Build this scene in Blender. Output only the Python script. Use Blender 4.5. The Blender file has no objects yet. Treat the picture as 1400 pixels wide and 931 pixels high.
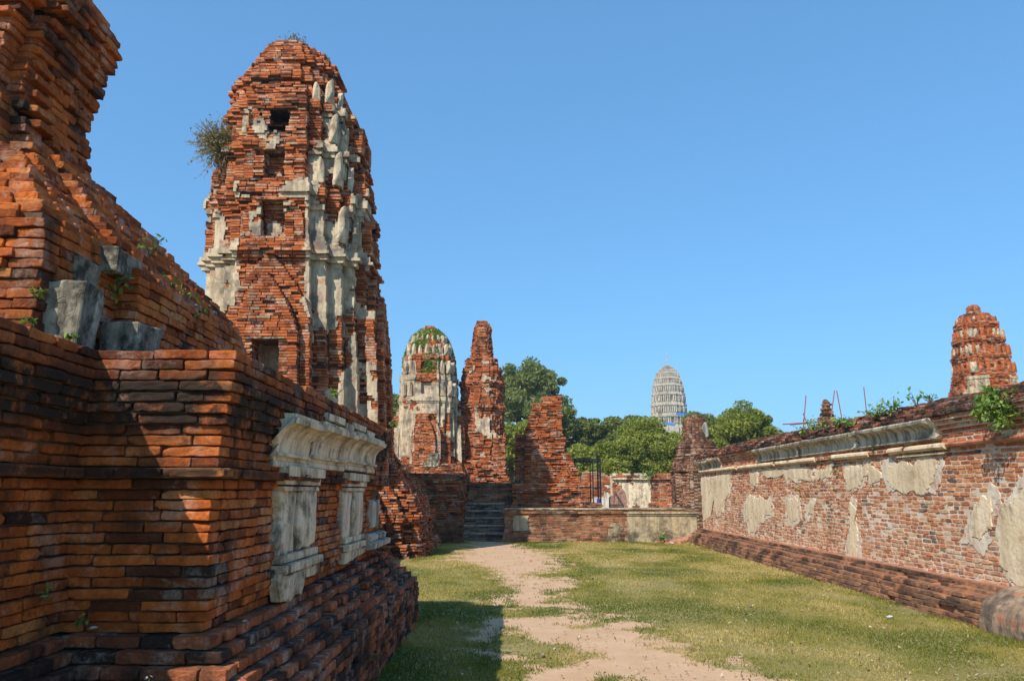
import bpy, math, random
import numpy as np
from mathutils import Vector, Matrix

# ------------------------------------------------------------------ camera, world, sun, exposure
scene = bpy.context.scene
C = scene.collection
F = 1068.0; CU = 700.0; CV = 465.5; EYE = 1.6
TH = math.atan(206.5 / F)
CT, ST = math.cos(TH), math.sin(TH)
cam = bpy.data.cameras.new('camera'); cam_o = bpy.data.objects.new('camera', cam); C.objects.link(cam_o)
cam.sensor_width = 36.0; cam.lens = F / 1400 * 36.0
cam.clip_start = 0.1; cam.clip_end = 3000
cam_o.location = (0, 0, EYE); cam_o.rotation_euler = (math.pi / 2 + TH, 0, 0)
scene.camera = cam_o

SD = Vector((1.0, 1.38, -1.68)).normalized()          # direction the sunlight travels
world = bpy.data.worlds.new('World'); scene.world = world; world.use_nodes = True
wn = world.node_tree; bg = wn.nodes['Background']
sky = wn.nodes.new('ShaderNodeTexSky'); sky.sky_type = 'NISHITA'; sky.sun_disc = False
sky.sun_elevation = math.asin(-SD.z); sky.sun_rotation = math.atan2(-SD.x, -SD.y)
sky.altitude = 0; sky.air_density = 1.15; sky.dust_density = 0.5; sky.ozone_density = 3.5
ga = wn.nodes.new('ShaderNodeGamma'); ga.inputs[1].default_value = 0.56      # clear tropical winter sky: compress the horizon glow
wn.links.new(sky.outputs[0], ga.inputs[0])
mu = wn.nodes.new('ShaderNodeMix'); mu.data_type = 'RGBA'; mu.blend_type = 'MULTIPLY'; mu.inputs[0].default_value = 1; mu.inputs[7].default_value = (.68, 1.33, 1.92, 1)
wn.links.new(ga.outputs[0], mu.inputs[6]); wn.links.new(mu.outputs[2], bg.inputs[0]); bg.inputs[1].default_value = 0.15
sun = bpy.data.lights.new('sun', 'SUN'); sun.energy = 4.4; sun.angle = math.radians(0.5); sun.color = (1, 0.93, 0.82)
sun_o = bpy.data.objects.new('sun', sun); C.objects.link(sun_o)
sun_o.rotation_euler = SD.to_track_quat('-Z', 'Y').to_euler(); sun_o.location = (-20, -20, 40)
vs = scene.view_settings
vs.view_transform = 'Standard'; vs.look = 'None'; vs.exposure = 0.40; vs.gamma = 1; vs.use_curve_mapping = False
scene.cycles.max_bounces = 6; scene.cycles.diffuse_bounces = 4; scene.cycles.transparent_max_bounces = 6

random.seed(7); RG = np.random.default_rng(11)

def at(u, v, Y):
    a = (u - CU) / F; b = (CV - v) / F
    y = CT - b * ST; z = ST + b * CT
    return (a / y * Y, Y, EYE + z / y * Y)
def gnd(u, v):
    b = (CV - v) / F
    y = CT - b * ST; z = ST + b * CT
    Y = -EYE * y / z
    return ((u - CU) / F / y * Y, Y)

# ------------------------------------------------------------------ noise
_T = np.random.default_rng(5).random(65536)
def vn(p, seed=0):
    p = np.asarray(p, float); i = np.floor(p).astype(np.int64); f = p - i; f = f * f * (3 - 2 * f)
    r = 0
    for dx in (0, 1):
        for dy in (0, 1):
            for dz in (0, 1):
                h = ((i[..., 0] + dx) * 73856093) ^ ((i[..., 1] + dy) * 19349663) ^ ((i[..., 2] + dz) * 83492791) ^ (seed * 2654435)
                h = (h ^ (h >> 13)) & 65535
                w = (f[..., 0] if dx else 1 - f[..., 0]) * (f[..., 1] if dy else 1 - f[..., 1]) * (f[..., 2] if dz else 1 - f[..., 2])
                r = r + w * _T[h]
    return r
def P3(x, y, z): return np.stack(np.broadcast_arrays(np.asarray(x, float), np.asarray(y, float), np.asarray(z, float)), -1)
def fbm(p, seed=0, o=3):
    p = np.asarray(p, float); r = 0; a = .5; t = 0
    for k in range(o): r = r + a * vn(p * 2 ** k, seed + k * 17); t += a; a *= .5
    return r / t

# ------------------------------------------------------------------ objects
def thing(name, label, cat, loc=(0, 0, 0), group=None):
    o = bpy.data.objects.new(name, None); C.objects.link(o); o.location = loc; o.empty_display_size = .2
    o['label'] = label; o['category'] = cat
    if group: o['group'] = group
    return o
def tag(o, label=None, cat=None, group=None, kind=None):
    if label: o['label'] = label
    if cat: o['category'] = cat
    if group: o['group'] = group
    if kind: o['kind'] = kind
    return o
def wloc(o):
    v = Vector((0, 0, 0))
    while o is not None: v += o.location; o = o.parent
    return v

class Geo:
    def __init__(s): s.v = []; s.r = []; s.q = []; s.qm = []; s.ng = []; s.n = 0
    def add(s, verts, faces, rnd=0.5, mat=0):
        verts = np.asarray(verts, float).reshape(-1, 3); m = len(verts)
        if m == 0: return
        s.v.append(verts); s.r.append(np.broadcast_to(np.asarray(rnd, float), (m,)))
        if isinstance(faces, np.ndarray):
            s.q.append(faces + s.n); s.qm.append(mat)
        else:
            for f in faces: s.ng.append(([i + s.n for i in f], mat))
        s.n += m
    def build(s, name, mats, parent=None, smooth=False, origin=None):
        V = np.concatenate(s.v); R = np.concatenate(s.r)
        off = wloc(parent) if parent else Vector((0, 0, 0))
        if origin is not None: off = off + (Vector(origin) - off)
        V = V - np.array(off)
        me = bpy.data.meshes.new(name)
        li = []; ls = []; mi = []; cur = 0
        for q, m in zip(s.q, s.qm):
            k = q.shape[1]; n = len(q)
            li.append(q.ravel()); ls.append(cur + np.arange(n) * k); mi.append(np.full(n, m)); cur += n * k
        if s.ng:
            fl = []; st = []; mm = []
            for f, m in s.ng: st.append(cur); cur += len(f); fl += f; mm.append(m)
            li.append(np.array(fl)); ls.append(np.array(st)); mi.append(np.array(mm))
        li = np.concatenate(li); ls = np.concatenate(ls); mi = np.concatenate(mi)
        me.vertices.add(len(V)); me.vertices.foreach_set('co', V.astype(np.float32).ravel())
        me.loops.add(len(li)); me.loops.foreach_set('vertex_index', li.astype(np.int32))
        me.polygons.add(len(ls)); me.polygons.foreach_set('loop_start', ls.astype(np.int32))
        me.polygons.foreach_set('material_index', mi.astype(np.int32))
        me.update(calc_edges=True)
        me.polygons.foreach_set('use_smooth', np.full(len(ls), smooth))
        a = me.attributes.new('rnd', 'FLOAT', 'POINT'); a.data.foreach_set('value', R.astype(np.float32))
        for m in (mats if isinstance(mats, (list, tuple)) else [mats]): me.materials.append(m)
        o = bpy.data.objects.new(name, me); C.objects.link(o)
        if parent: o.parent = parent; o.location = off - wloc(parent)
        else: o.location = off
        me.update()
        return o

def lattice(fx, fy, fz):
    """surface lattice of a box; returns f(3 cols), g(3 cols, chamfer units), faces"""
    A = [fx, fy, fz]; n = [len(a) for a in A]; idx = {}; Fv = []; Gv = []
    for i in range(n[0]):
        for j in range(n[1]):
            for k in range(n[2]):
                ex = [(i in (0, n[0] - 1)), (j in (0, n[1] - 1)), (k in (0, n[2] - 1))]
                if not any(ex): continue
                idx[i, j, k] = len(Fv); c = [A[0][i], A[1][j], A[2][k]]
                g = [x[1] for x in c]; s = sum(ex)
                if s > 1:
                    for t in range(3):
                        if ex[t]: g[t] -= math.copysign(.3 if s == 2 else .45, c[t][0])
                Fv.append([x[0] for x in c]); Gv.append(g)
    Q = []
    def q(a, b, c, d): Q.append((idx[a], idx[b], idx[c], idx[d]))
    X, Y, Z = n
    for i in range(X - 1):
        for j in range(Y - 1):
            q((i, j, 0), (i, j + 1, 0), (i + 1, j + 1, 0), (i + 1, j, 0)); q((i, j, Z - 1), (i + 1, j, Z - 1), (i + 1, j + 1, Z - 1), (i, j + 1, Z - 1))
    for i in range(X - 1):
        for k in range(Z - 1):
            q((i, 0, k), (i + 1, 0, k), (i + 1, 0, k + 1), (i, 0, k + 1)); q((i, Y - 1, k), (i, Y - 1, k + 1), (i + 1, Y - 1, k + 1), (i + 1, Y - 1, k))
    for j in range(Y - 1):
        for k in range(Z - 1):
            q((0, j, k), (0, j, k + 1), (0, j + 1, k + 1), (0, j + 1, k)); q((X - 1, j, k), (X - 1, j + 1, k), (X - 1, j + 1, k + 1), (X - 1, j, k + 1))
    return np.array(Fv), np.array(Gv), np.array(Q)
_e = lambda mid: [(-1, 0), (-1, 1)] + [(m, 0) for m in mid] + [(1, -1), (1, 0)]
LOD = {0: lattice([(-1, 0), (1, 0)], [(-1, 0), (1, 0)], [(-1, 0), (1, 0)]),
       1: lattice(_e([]), [(-1, 0), (-1, 1), (1, 0)], _e([])),
       2: lattice(_e([-.55, -.05, .5]), [(-1, 0), (-1, 1), (0, 0), (1, 0)], _e([0])),
       3: lattice(_e([-.8, -.6, -.35, -.12, .12, .38, .62, .82]), [(-1, 0), (-1, 1), (-.6, 0), (.2, 0), (1, 0)], _e([-.45, 0, .45]))}

def boxes(G, rows, lod=0, jit=.004, ang=.012, ch=.007, namp=.0, mat=0, rnd=None, rscale=1.0):
    """rows: cx cy cz hx hy hz angle"""
    R = np.asarray(rows, float)
    if len(R) == 0: return
    n = len(R); f, g, q = LOD[lod]
    rnd = RG.random(n) if rnd is None else rnd
    h = R[:, 3:6].copy(); h[:, 2] *= 1 + (RG.random(n) - .5) * .10 * (jit > 0)
    L = f[None] * h[:, None] + g[None] * ch
    if lod == 0 and jit > 0: L = L + (RG.random(L.shape) - .5) * 2 * jit * np.array([1, .8, .6])
    elif lod and jit > 0:   # whole-corner wear: sheared ends
        sh = (RG.random((n, 1, 3)) - .5) * jit * 1.4
        L = L + sh * f[None][..., [1, 2, 0]] * np.array([1, .5, .8]) + (RG.random((n, 1, 3)) - .5) * jit
    if lod >= 2:     # chipped front corners
        for sx in (-1, 1):
            for sz in (-1, 1):
                cpx = np.where(RG.random(n) < .12, .035, .006) * RG.random(n) * (ch / .007)
                fo = np.clip(f[:, 0] * sx, 0, 1) ** 5 * np.clip(f[:, 2] * sz, 0, 1) ** 1.5 * (f[:, 1] < 0)
                L[..., 1] += cpx[:, None] * fo[None]; L[..., 2] -= sz * .35 * cpx[:, None] * fo[None]; L[..., 0] -= sx * .3 * cpx[:, None] * fo[None]
    a2 = (RG.random(n) - .5) * 2 * ang; a3 = (RG.random(n) - .5) * 2 * ang * 1.2
    x, y, z = L[..., 0], L[..., 1], L[..., 2]
    z = z + x * np.tan(a2)[:, None]
    t = R[:, 6] + a3; c, s = np.cos(t)[:, None], np.sin(t)[:, None]
    W = np.stack([x * c - y * s + R[:, 0:1], x * s + y * c + R[:, 1:2], z + R[:, 2:3]], -1)
    W = W.reshape(-1, 3)
    if namp > 0:
        d = np.stack([fbm(W * 22 + k * 31.7, k, 2) - .5 for k in range(3)], -1)
        d += .9 * np.stack([vn(W * 60 + k * 11.3, k + 9) - .5 for k in range(3)], -1)
        W = W + d * 2 * namp
    m = len(f)
    Q = (q[None] + (np.arange(n) * m)[:, None, None]).reshape(-1, 4)
    G.add(W, Q, np.repeat(rnd, m), mat)

def inset_poly(P, c):
    P = np.asarray(P, float); n = len(P)
    d = np.roll(P, -1, 0) - P; L = np.hypot(d[:, 0], d[:, 1]); d = d / np.maximum(L, 1e-9)[:, None]
    nr = np.stack([d[:, 1], -d[:, 0]], -1); n0 = np.roll(nr, 1, 0)
    return P - c * (nr + n0) / np.maximum(1 + (nr * n0).sum(1), .35)[:, None]

def prism(G, P, z0, z1, mat=1, rnd=.5):
    n = len(P)
    V = np.concatenate([np.c_[P, np.full(n, z0)], np.c_[P, np.full(n, z1)]])
    i = np.arange(n); j = (i + 1) % n
    G.add(V, np.stack([i, j, j + n, i + n], -1), rnd, mat)
    G.add(V, [list(range(2 * n - 1, n - 1, -1))[::-1], list(range(n))[::-1]], rnd, mat)

def clean(P):
    out = []
    for p in P:
        if not out or math.hypot(p[0] - out[-1][0], p[1] - out[-1][1]) > .012: out.append(p)
    if math.hypot(out[0][0] - out[-1][0], out[0][1] - out[-1][1]) < .012: out.pop()
    return out

def lay(G, plan, z0, z1, h=.06, L=.28, D=.14, gap=.006, vg=.006, core=.03, lod=0, jit=.004, ang=.01, namp=0, ch=.007,
        ero=None, miss=None, view=None, wave=.0, stucco=None, GS=None, sprot=.02, rnd=None, back=True, ragtop=0, depthj=.006, coremat=1):
    """brick courses around plan(z): polygons CCW"""
    rows = []; k = 0; z = z0; seg = []; nrm = []
    nk = max(1, round((z1 - z0) / h)); h = (z1 - z0) / nk
    lastp = None; lz = z0
    for k in range(nk):
        z = z0 + (k + .5) * h
        P = clean(plan(z)); n = len(P)
        Pi = inset_poly(P, core)
        if lastp is not None and len(lastp) == len(Pi) and np.abs(lastp - Pi).max() < .002: pass
        else:
            if lastp is not None: prism(G, lastp, lz, z - h / 2 - .003, coremat)
            lastp = Pi; lz = z - h / 2 - .001
        for i in range(n):
            a = P[i]; b = P[(i + 1) % n]; p_ = P[i - 1]; c_ = P[(i + 2) % n]
            dx, dy = b[0] - a[0], b[1] - a[1]; E = math.hypot(dx, dy)
            if E < .02: continue
            dx /= E; dy /= E
            if not back and dy * .0 + (-dx) > .5: continue        # outward normal (dy,-dx) pointing +Y: seen by nobody
            if view and not view(dy, -dx): continue
            l0 = math.hypot(a[0] - p_[0], a[1] - p_[1]); l1 = math.hypot(c_[0] - b[0], c_[1] - b[1])
            cva = (a[0] - p_[0]) * dy - (a[1] - p_[1]) * dx > .5 * l0   # convex at a
            cvb = dx * (c_[1] - b[1]) - dy * (c_[0] - b[0]) > .5 * l1
            s0, s1 = 0.0, E
            if lod >= 2 and (a[0] - p_[0]) * dy - (a[1] - p_[1]) * dx < -.5 * l0: s0 = -.025
            if lod >= 2 and dx * (c_[1] - b[1]) - dy * (c_[0] - b[0]) < -.5 * l1: s1 = E + .025
            if k % 2:
                if cvb and E > D * 1.3: s1 -= D
            else:
                if cva and E > D * 1.3: s0 += D
            s = s0; fst = True
            while s < s1 - .01:
                w = L * (.62 + .62 * random.random())
                if fst and k % 2 == 0: w *= .75
                if fst and random.random() < .3: w = D
                fst = False
                if s1 - s - w < L * .42: w = s1 - s
                if w > L * 1.55: w *= .5
                m = s + w / 2
                rows.append((a[0] + dx * m - dy * D / 2, a[1] + dy * m + dx * D / 2, z, max(.01, w / 2 - gap), D / 2, h / 2 - vg / 2, math.atan2(dy, dx), dy, -dx))
                s += w
            if stucco is not None:
                ns = max(1, int(E / .07)); t = (np.arange(ns) + .5) / ns * E
                px = a[0] + dx * t; py = a[1] + dy * t
                mk = stucco(px, py, np.full(ns, z), dy, -dx)
                j = 0
                while j < ns:
                    if mk[j]:
                        j2 = j
                        while j2 + 1 < ns and mk[j2 + 1]: j2 += 1
                        u0 = j / ns * E - (sprot * .9 if (j == 0 and cva) else 0); u1 = (j2 + 1) / ns * E + (sprot * .9 if (j2 == ns - 1 and cvb) else 0)
                        if j > 0: u0 += (random.random() - .5) * .05
                        if j2 < ns - 1: u1 += (random.random() - .5) * .05
                        mm = (u0 + u1) / 2; sp = sprot + (.0011 if k % 2 else 0); dd = sp + .04
                        seg.append((a[0] + dx * mm + dy * (sp - dd / 2), a[1] + dy * mm - dx * (sp - dd / 2), z, max(.02, (u1 - u0) / 2), dd / 2, h / 2 + .005, math.atan2(dy, dx)))
                        j = j2 + 1
                    else: j += 1
    prism(G, lastp, lz, z1 - .004, coremat)
    R = np.array(rows)
    if ero is not None:
        e = ero(R[:, 0], R[:, 1], R[:, 2]); R[:, 0] -= R[:, 7] * e; R[:, 1] -= R[:, 8] * e
        if stucco is not None:
            mk = stucco(R[:, 0] + R[:, 7] * (D / 2 + e), R[:, 1] + R[:, 8] * (D / 2 + e), R[:, 2], R[:, 7], R[:, 8]); fx_ = np.where(mk & (e < .012), e - .012, 0); R[:, 0] += R[:, 7] * fx_; R[:, 1] += R[:, 8] * fx_
    e = (RG.random(len(R)) - .5) * 2 * depthj; R[:, 0] -= R[:, 7] * e; R[:, 1] -= R[:, 8] * e
    if wave: R[:, 2] += wave * (fbm(P3(R[:, 0] * .9, R[:, 1] * .9, R[:, 2] * 2), 3, 2) - .5) * 2
    keep = np.ones(len(R), bool)
    if miss is not None: keep = RG.random(len(R)) > miss(R[:, 0], R[:, 1], R[:, 2])
    R = R[keep]
    rv = rnd(R[:, 0], R[:, 1], R[:, 2]) if rnd else None
    boxes(G, R[:, :7], lod, jit, ang, ch, namp, 0, rv)
    if seg and GS is not None: boxes(GS, np.array(seg), 0, 0.0, 0.0, mat=0)

def rect(x0, y0, x1, y1): return [(x0, y0), (x1, y0), (x1, y1), (x0, y1)]

# ------------------------------------------------------------------ materials
class NT:
    def __init__(s, name):
        s.m = bpy.data.materials.new(name); s.m.use_nodes = True; s.t = s.m.node_tree; s.b = s.t.nodes['Principled BSDF']
        s.b.inputs['Roughness'].default_value = .9; s.b.inputs['Specular IOR Level'].default_value = .15
        s.co = s.t.nodes.new('ShaderNodeTexCoord').outputs['Object']
    def n(s, t, **k):
        x = s.t.nodes.new(t)
        for a, b in k.items():
            if a.startswith('i_'): x.inputs[a[2:]].default_value = b
            else: setattr(x, a, b)
        return x
    def l(s, a, b): s.t.links.new(a, b)
    def noise(s, scale, detail=5, rough=.6, vec=None, stretch=None):
        x = s.n('ShaderNodeTexNoise'); x.inputs['Scale'].default_value = scale; x.inputs['Detail'].default_value = detail; x.inputs['Roughness'].default_value = rough
        v = vec or s.co
        if stretch:
            mp = s.n('ShaderNodeMapping'); mp.inputs['Scale'].default_value = stretch; s.l(v, mp.inputs[0]); v = mp.outputs[0]
        s.l(v, x.inputs['Vector']); return x.outputs['Fac']
    def ramp(s, fac, pts, const=False):
        r = s.n('ShaderNodeValToRGB'); e = r.color_ramp.elements
        if const: r.color_ramp.interpolation = 'CONSTANT'
        while len(e) < len(pts): e.new(.5)
        for i, (p, c) in enumerate(pts):
            e[i].position = p; e[i].color = (c, c, c, 1) if not isinstance(c, tuple) else (*c, 1)
        s.l(fac, r.inputs[0]); return r.outputs[0]
    def mix(s, fac, a, b, mode='MIX'):
        x = s.n('ShaderNodeMix', data_type='RGBA', blend_type=mode)
        for v, i in ((fac, 0), (a, 6), (b, 7)):
            if isinstance(v, (int, float)): x.inputs[i].default_value = v
            elif isinstance(v, tuple): x.inputs[i].default_value = (*v, 1)
            else: s.l(v, x.inputs[i])
        return x.outputs[2]
    def math(s, op, a, b=0.0, c=None):
        x = s.n('ShaderNodeMath', operation=op)
        for i, v in enumerate((a, b) if c is None else (a, b, c)):
            if isinstance(v, (int, float)): x.inputs[i].default_value = v
            else: s.l(v, x.inputs[i])
        return x.outputs[0]
    def attr(s, name='rnd'):
        x = s.n('ShaderNodeAttribute'); x.attribute_name = name; return x.outputs['Fac']
    def bump(s, h, strength=.5, dist=.01):
        x = s.n('ShaderNodeBump'); x.inputs['Strength'].default_value = strength; x.inputs['Distance'].default_value = dist
        s.l(h, x.inputs['Height']); s.l(x.outputs[0], s.b.inputs['Normal'])
    def base(s, c): s.l(c, s.b.inputs['Base Color'])
    def zc(s):
        x = s.n('ShaderNodeSeparateXYZ'); g = s.n('ShaderNodeNewGeometry'); s.l(g.outputs['Position'], x.inputs[0]); return x.outputs

def brick_mat(name, ramp, grime=.5, gthr=.55, gscale=1.3, pale=.0, fine=14, band=None, palez=None, palecol=(.62, .5, .4), streak=False, bump=.6):
    m = NT(name)
    c = m.ramp(m.attr(), ramp)
    f = m.noise(fine, 6, .65); c = m.mix(1.0, c, m.ramp(f, [(.25, .5), (.5, .95), (.75, 1.3)]), 'MULTIPLY')
    f2 = m.noise(fine * 4.3, 4, .7); c = m.mix(1.0, c, m.ramp(f2, [(.3, .7), (.7, 1.18)]), 'MULTIPLY')
    if pale:
        p = m.noise(3.2 if palez is None else 7, 9, .8); pf = m.ramp(p, [(.52 if palez is None else .44, 0.0), (.62, pale)])
        if palez:
            z = m.zc()[2]; pf2 = m.ramp(m.math('MULTIPLY_ADD', z, palez[0], palez[1]), [(0, 0.0), (1, 1.0)])
            pf = m.mix(1.0, pf, pf2, 'MULTIPLY')
        c = m.mix(pf, c, palecol)
    g = m.noise(gscale, 8, .66, stretch=(1, 1, .6) if not streak else (1, 1, .25))
    gf = m.ramp(g, [(gthr - .07, 0.0), (gthr + .09, grime)])
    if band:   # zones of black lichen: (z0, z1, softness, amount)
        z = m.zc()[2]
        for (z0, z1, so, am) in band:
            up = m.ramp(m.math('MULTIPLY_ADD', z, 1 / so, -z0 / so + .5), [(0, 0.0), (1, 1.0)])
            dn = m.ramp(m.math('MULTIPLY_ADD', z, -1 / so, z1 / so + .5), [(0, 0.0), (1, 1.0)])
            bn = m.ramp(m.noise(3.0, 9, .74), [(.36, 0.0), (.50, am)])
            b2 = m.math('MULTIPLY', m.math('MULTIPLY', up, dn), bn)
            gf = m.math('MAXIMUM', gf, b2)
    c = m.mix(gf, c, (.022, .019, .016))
    m.base(c)
    h = m.math('ADD', m.noise(38, 8, .75), m.math('MULTIPLY', m.noise(170, 4, .7), .5))
    m.bump(h, bump, .016)
    return m.m
RAMP = [(0, (.05, .026, .018)), (.10, (.18, .052, .020)), (.35, (.40, .102, .031)), (.7, (.51, .140, .042)), (.93, (.56, .20, .078)), (1, (.5, .34, .22))]
RAMP_D = [(0, (.045, .024, .015)), (.07, (.20, .048, .014)), (.4, (.43, .102, .022)), (.85, (.57, .148, .031)), (1, (.54, .20, .06))]
RAMP_W = [(0, (.07, .055, .05)), (.03, (.15, .07, .05)), (.08, (.34, .10, .042)), (.5, (.54, .165, .062)), (.82, (.60, .26, .115)), (1, (.64, .43, .28))]
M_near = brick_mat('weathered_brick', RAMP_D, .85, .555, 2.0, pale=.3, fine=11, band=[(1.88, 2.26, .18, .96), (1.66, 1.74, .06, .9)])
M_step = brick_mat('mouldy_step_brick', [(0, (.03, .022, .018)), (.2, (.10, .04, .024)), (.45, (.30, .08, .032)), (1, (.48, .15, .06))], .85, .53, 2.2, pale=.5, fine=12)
M_mass = brick_mat('rough_brick', RAMP_D, .8, .56, 1.5, pale=.4, fine=10)
M_tower = brick_mat('tower_brick', RAMP, .75, .60, 1.1, pale=.5, fine=9)
M_ruin = brick_mat('ruin_brick', RAMP, .8, .56, 1.2, pale=.6, fine=8)
M_wall = brick_mat('mortared_brick', RAMP_W, .7, .64, 1.4, pale=.8, fine=10, palez=(-.55, 1.25), palecol=(.66, .50, .34))
M_low = brick_mat('low_wall_brick', [(0, (.08, .05, .035)), (.3, (.26, .12, .06)), (.7, (.42, .15, .065)), (1, (.48, .24, .13))], .7, .56, 1.3, pale=.5, fine=8, palecol=(.45, .36, .24))
M_coping = brick_mat('lichened_brick', [(0, (.04, .03, .025)), (.4, (.13, .05, .03)), (.75, (.34, .10, .045)), (1, (.45, .28, .2))], .85, .50, 2.4, pale=.3, fine=12)
M_plinth = brick_mat('plinth_brick', [(0, (.10, .06, .04)), (.5, (.25, .13, .08)), (1, (.38, .19, .10))], .7, .55, 1.5, pale=.6, fine=9, palecol=(.55, .22, .10))
M_chedi = brick_mat('chedi_brick', [(0, (.08, .045, .03)), (.4, (.24, .10, .055)), (.8, (.36, .16, .085)), (1, (.42, .26, .17))], .75, .54, 1.6, pale=.5, fine=9)
M_stepd = brick_mat('dark_step_stone', [(0, (.05, .045, .04)), (.5, (.28, .22, .17)), (1, (.38, .27, .19))], .7, .55, 2, pale=.2, fine=9)
M_far = brick_mat('distant_brick', RAMP, .7, .60, .9, pale=.5, fine=6)

def mortar_mat(name, a, b, sc=8, bump=.8):
    m = NT(name); m.base(m.mix(m.ramp(m.noise(sc, 6, .7), [(.35, 0.0), (.65, 1.0)]), a, b)); m.bump(m.noise(60, 6, .7), bump, .01); return m.m
M_mortar_d = mortar_mat('dark_mortar', (.06, .035, .025), (.20, .12, .08), 5)
M_mortar_l = mortar_mat('pale_mortar', (.70, .61, .50), (.46, .32, .22), 2.6)
M_mortar_m = mortar_mat('sandy_mortar', (.3, .17, .10), (.36, .26, .18), 3)

def stucco_mat(name, base=(.6, .53, .42), pale=(.72, .68, .6), dark=(.16, .14, .12), thr=.56, red=.0, streaks=.5, gs=1.6):
    m = NT(name)
    c = m.mix(m.ramp(m.noise(2.3, 6, .65), [(.35, 0.0), (.62, 1.0)]), base, pale)
    st = m.ramp(m.noise(7, 5, .65, stretch=(1, 1, .12)), [(.46, 0.0), (.60, streaks)])
    c = m.mix(st, c, dark)
    g = m.ramp(m.noise(gs, 9, .72), [(thr - .06, 0.0), (thr + .08, .85)])
    c = m.mix(g, c, dark)
    if red: c = m.mix(m.ramp(m.noise(4.2, 7, .7), [(.55, 0.0), (.63, red)]), c, (.40, .14, .07))
    c = m.mix(1.0, c, m.ramp(m.noise(40, 4, .7), [(.3, .88), (.7, 1.06)]), 'MULTIPLY')
    m.base(c)
    vo = m.n('ShaderNodeTexVoronoi', feature='DISTANCE_TO_EDGE'); vo.inputs['Scale'].default_value = 2.2
    mp = m.n('ShaderNodeVectorMath', operation='ADD'); m.l(m.co, mp.inputs[0])
    nn = m.n('ShaderNodeTexNoise'); nn.inputs['Scale'].default_value = 3; m.l(m.co, nn.inputs['Vector']); m.l(nn.outputs['Color'], mp.inputs[1]); m.l(mp.outputs[0], vo.inputs['Vector'])
    cr = m.ramp(vo.outputs['Distance'], [(0, 0.0), (.015, 1.0)])
    h = m.math('ADD', m.math('MULTIPLY', m.noise(9, 7, .65), 1.6), m.math('MULTIPLY', cr, .35))
    m.bump(h, .55, .02); return m.m
M_stucco = stucco_mat('old_stucco', dark=(.13, .11, .09))
M_stucco_white = stucco_mat('white_stucco', (.72, .55, .36), (.84, .70, .50), (.07, .055, .045), .56, .18, .42, 3.4)
M_stucco_tower = stucco_mat('cream_stucco', (.54, .41, .26), (.66, .54, .38), (.13, .11, .09), .53, .55, .45)
M_plaster_wall = stucco_mat('tan_plaster', (.64, .48, .30), (.76, .61, .42), (.30, .21, .13), .60, .12, .35, 4)
M_residue = stucco_mat('plaster_residue', (.62, .50, .37), (.72, .62, .50), (.34, .22, .14), .60, .5, .3, 5)
M_plaster_grey = stucco_mat('grey_streaked_plaster', (.52, .45, .35), (.66, .59, .47), (.14, .12, .10), .60, .2, .85)
M_plaster_dark = stucco_mat('mouldy_plaster', (.48, .37, .22), (.56, .45, .29), (.07, .06, .045), .51, .08, .4)
M_stone = stucco_mat('grey_stone', (.24, .20, .14), (.56, .49, .37), (.025, .02, .016), .50, .0, .6, 6.0)
M_stonelight = stucco_mat('worn_step_stone', (.34, .25, .17), (.42, .33, .24), (.12, .10, .08), .55, .1, .2, 3)
M_farstucco = stucco_mat('distant_stucco', (.50, .44, .34), (.62, .56, .45), (.18, .15, .12), .56, .3, .5, .35)

def leaf_mat(name, ramp, trans=.25):
    m = NT(name); c = m.ramp(m.attr(), ramp); m.base(c); m.b.inputs['Roughness'].default_value = .55; m.b.inputs['Specular IOR Level'].default_value = .3
    tr = m.n('ShaderNodeBsdfTranslucent'); m.l(m.mix(1.0, c, (1.3, 1.5, .5), 'MULTIPLY'), tr.inputs[0])
    mx = m.n('ShaderNodeMixShader'); mx.inputs[0].default_value = trans; m.l(m.b.outputs[0], mx.inputs[1]); m.l(tr.outputs[0], mx.inputs[2])
    m.l(mx.outputs[0], m.t.nodes['Material Output'].inputs[0]); return m.m
L_dark = leaf_mat('leaf_deep', [(0, (.06, .085, .02)), (.5, (.17, .19, .04)), (.88, (.24, .245, .06)), (1, (.30, .27, .07))], .35)
L_big = leaf_mat('leaf_blue_green', [(0, (.08, .105, .04)), (.5, (.20, .225, .07)), (.9, (.28, .29, .11)), (1, (.32, .28, .10))], .38)
L_vine = leaf_mat('leaf_vine', [(0, (.08, .11, .018)), (.5, (.24, .26, .034)), (.9, (.33, .33, .055)), (1, (.30, .29, .09))], .38)
L_weed = leaf_mat('leaf_weed', [(0, (.07, .14, .02)), (.6, (.14, .24, .04)), (1, (.32, .36, .08))], .3)
L_dry = leaf_mat('dry_grass', [(0, (.16, .12, .06)), (.6, (.3, .24, .12)), (1, (.2, .2, .07))])
def plain(name, col, rough=.8, metal=0, sc=20, var=.25):
    m = NT(name); m.base(m.mix(1.0, col, m.ramp(m.noise(sc, 5, .6), [(.3, 1 - var), (.7, 1 + var)]), 'MULTIPLY'))
    m.b.inputs['Roughness'].default_value = rough; m.b.inputs['Metallic'].default_value = metal; m.bump(m.noise(sc * 4, 4), .3, .005); return m.m
M_bark = plain('bark', (.10, .075, .055), sc=6)
M_iron = plain('painted_iron', (.02, .025, .035), .5, .3)
M_rebar = plain('red_primed_rod', (.30, .10, .10), .7)
M_blue = plain('blue_tarp', (.02, .22, .65), .5)
M_litter = plain('plastic_scrap', (.42, .45, .48), .4)
M_cloth = plain('blue_cloth', (.05, .05, .28), .8)
M_terra = plain('red_dust', (.36, .17, .10), .95, sc=9)

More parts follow.
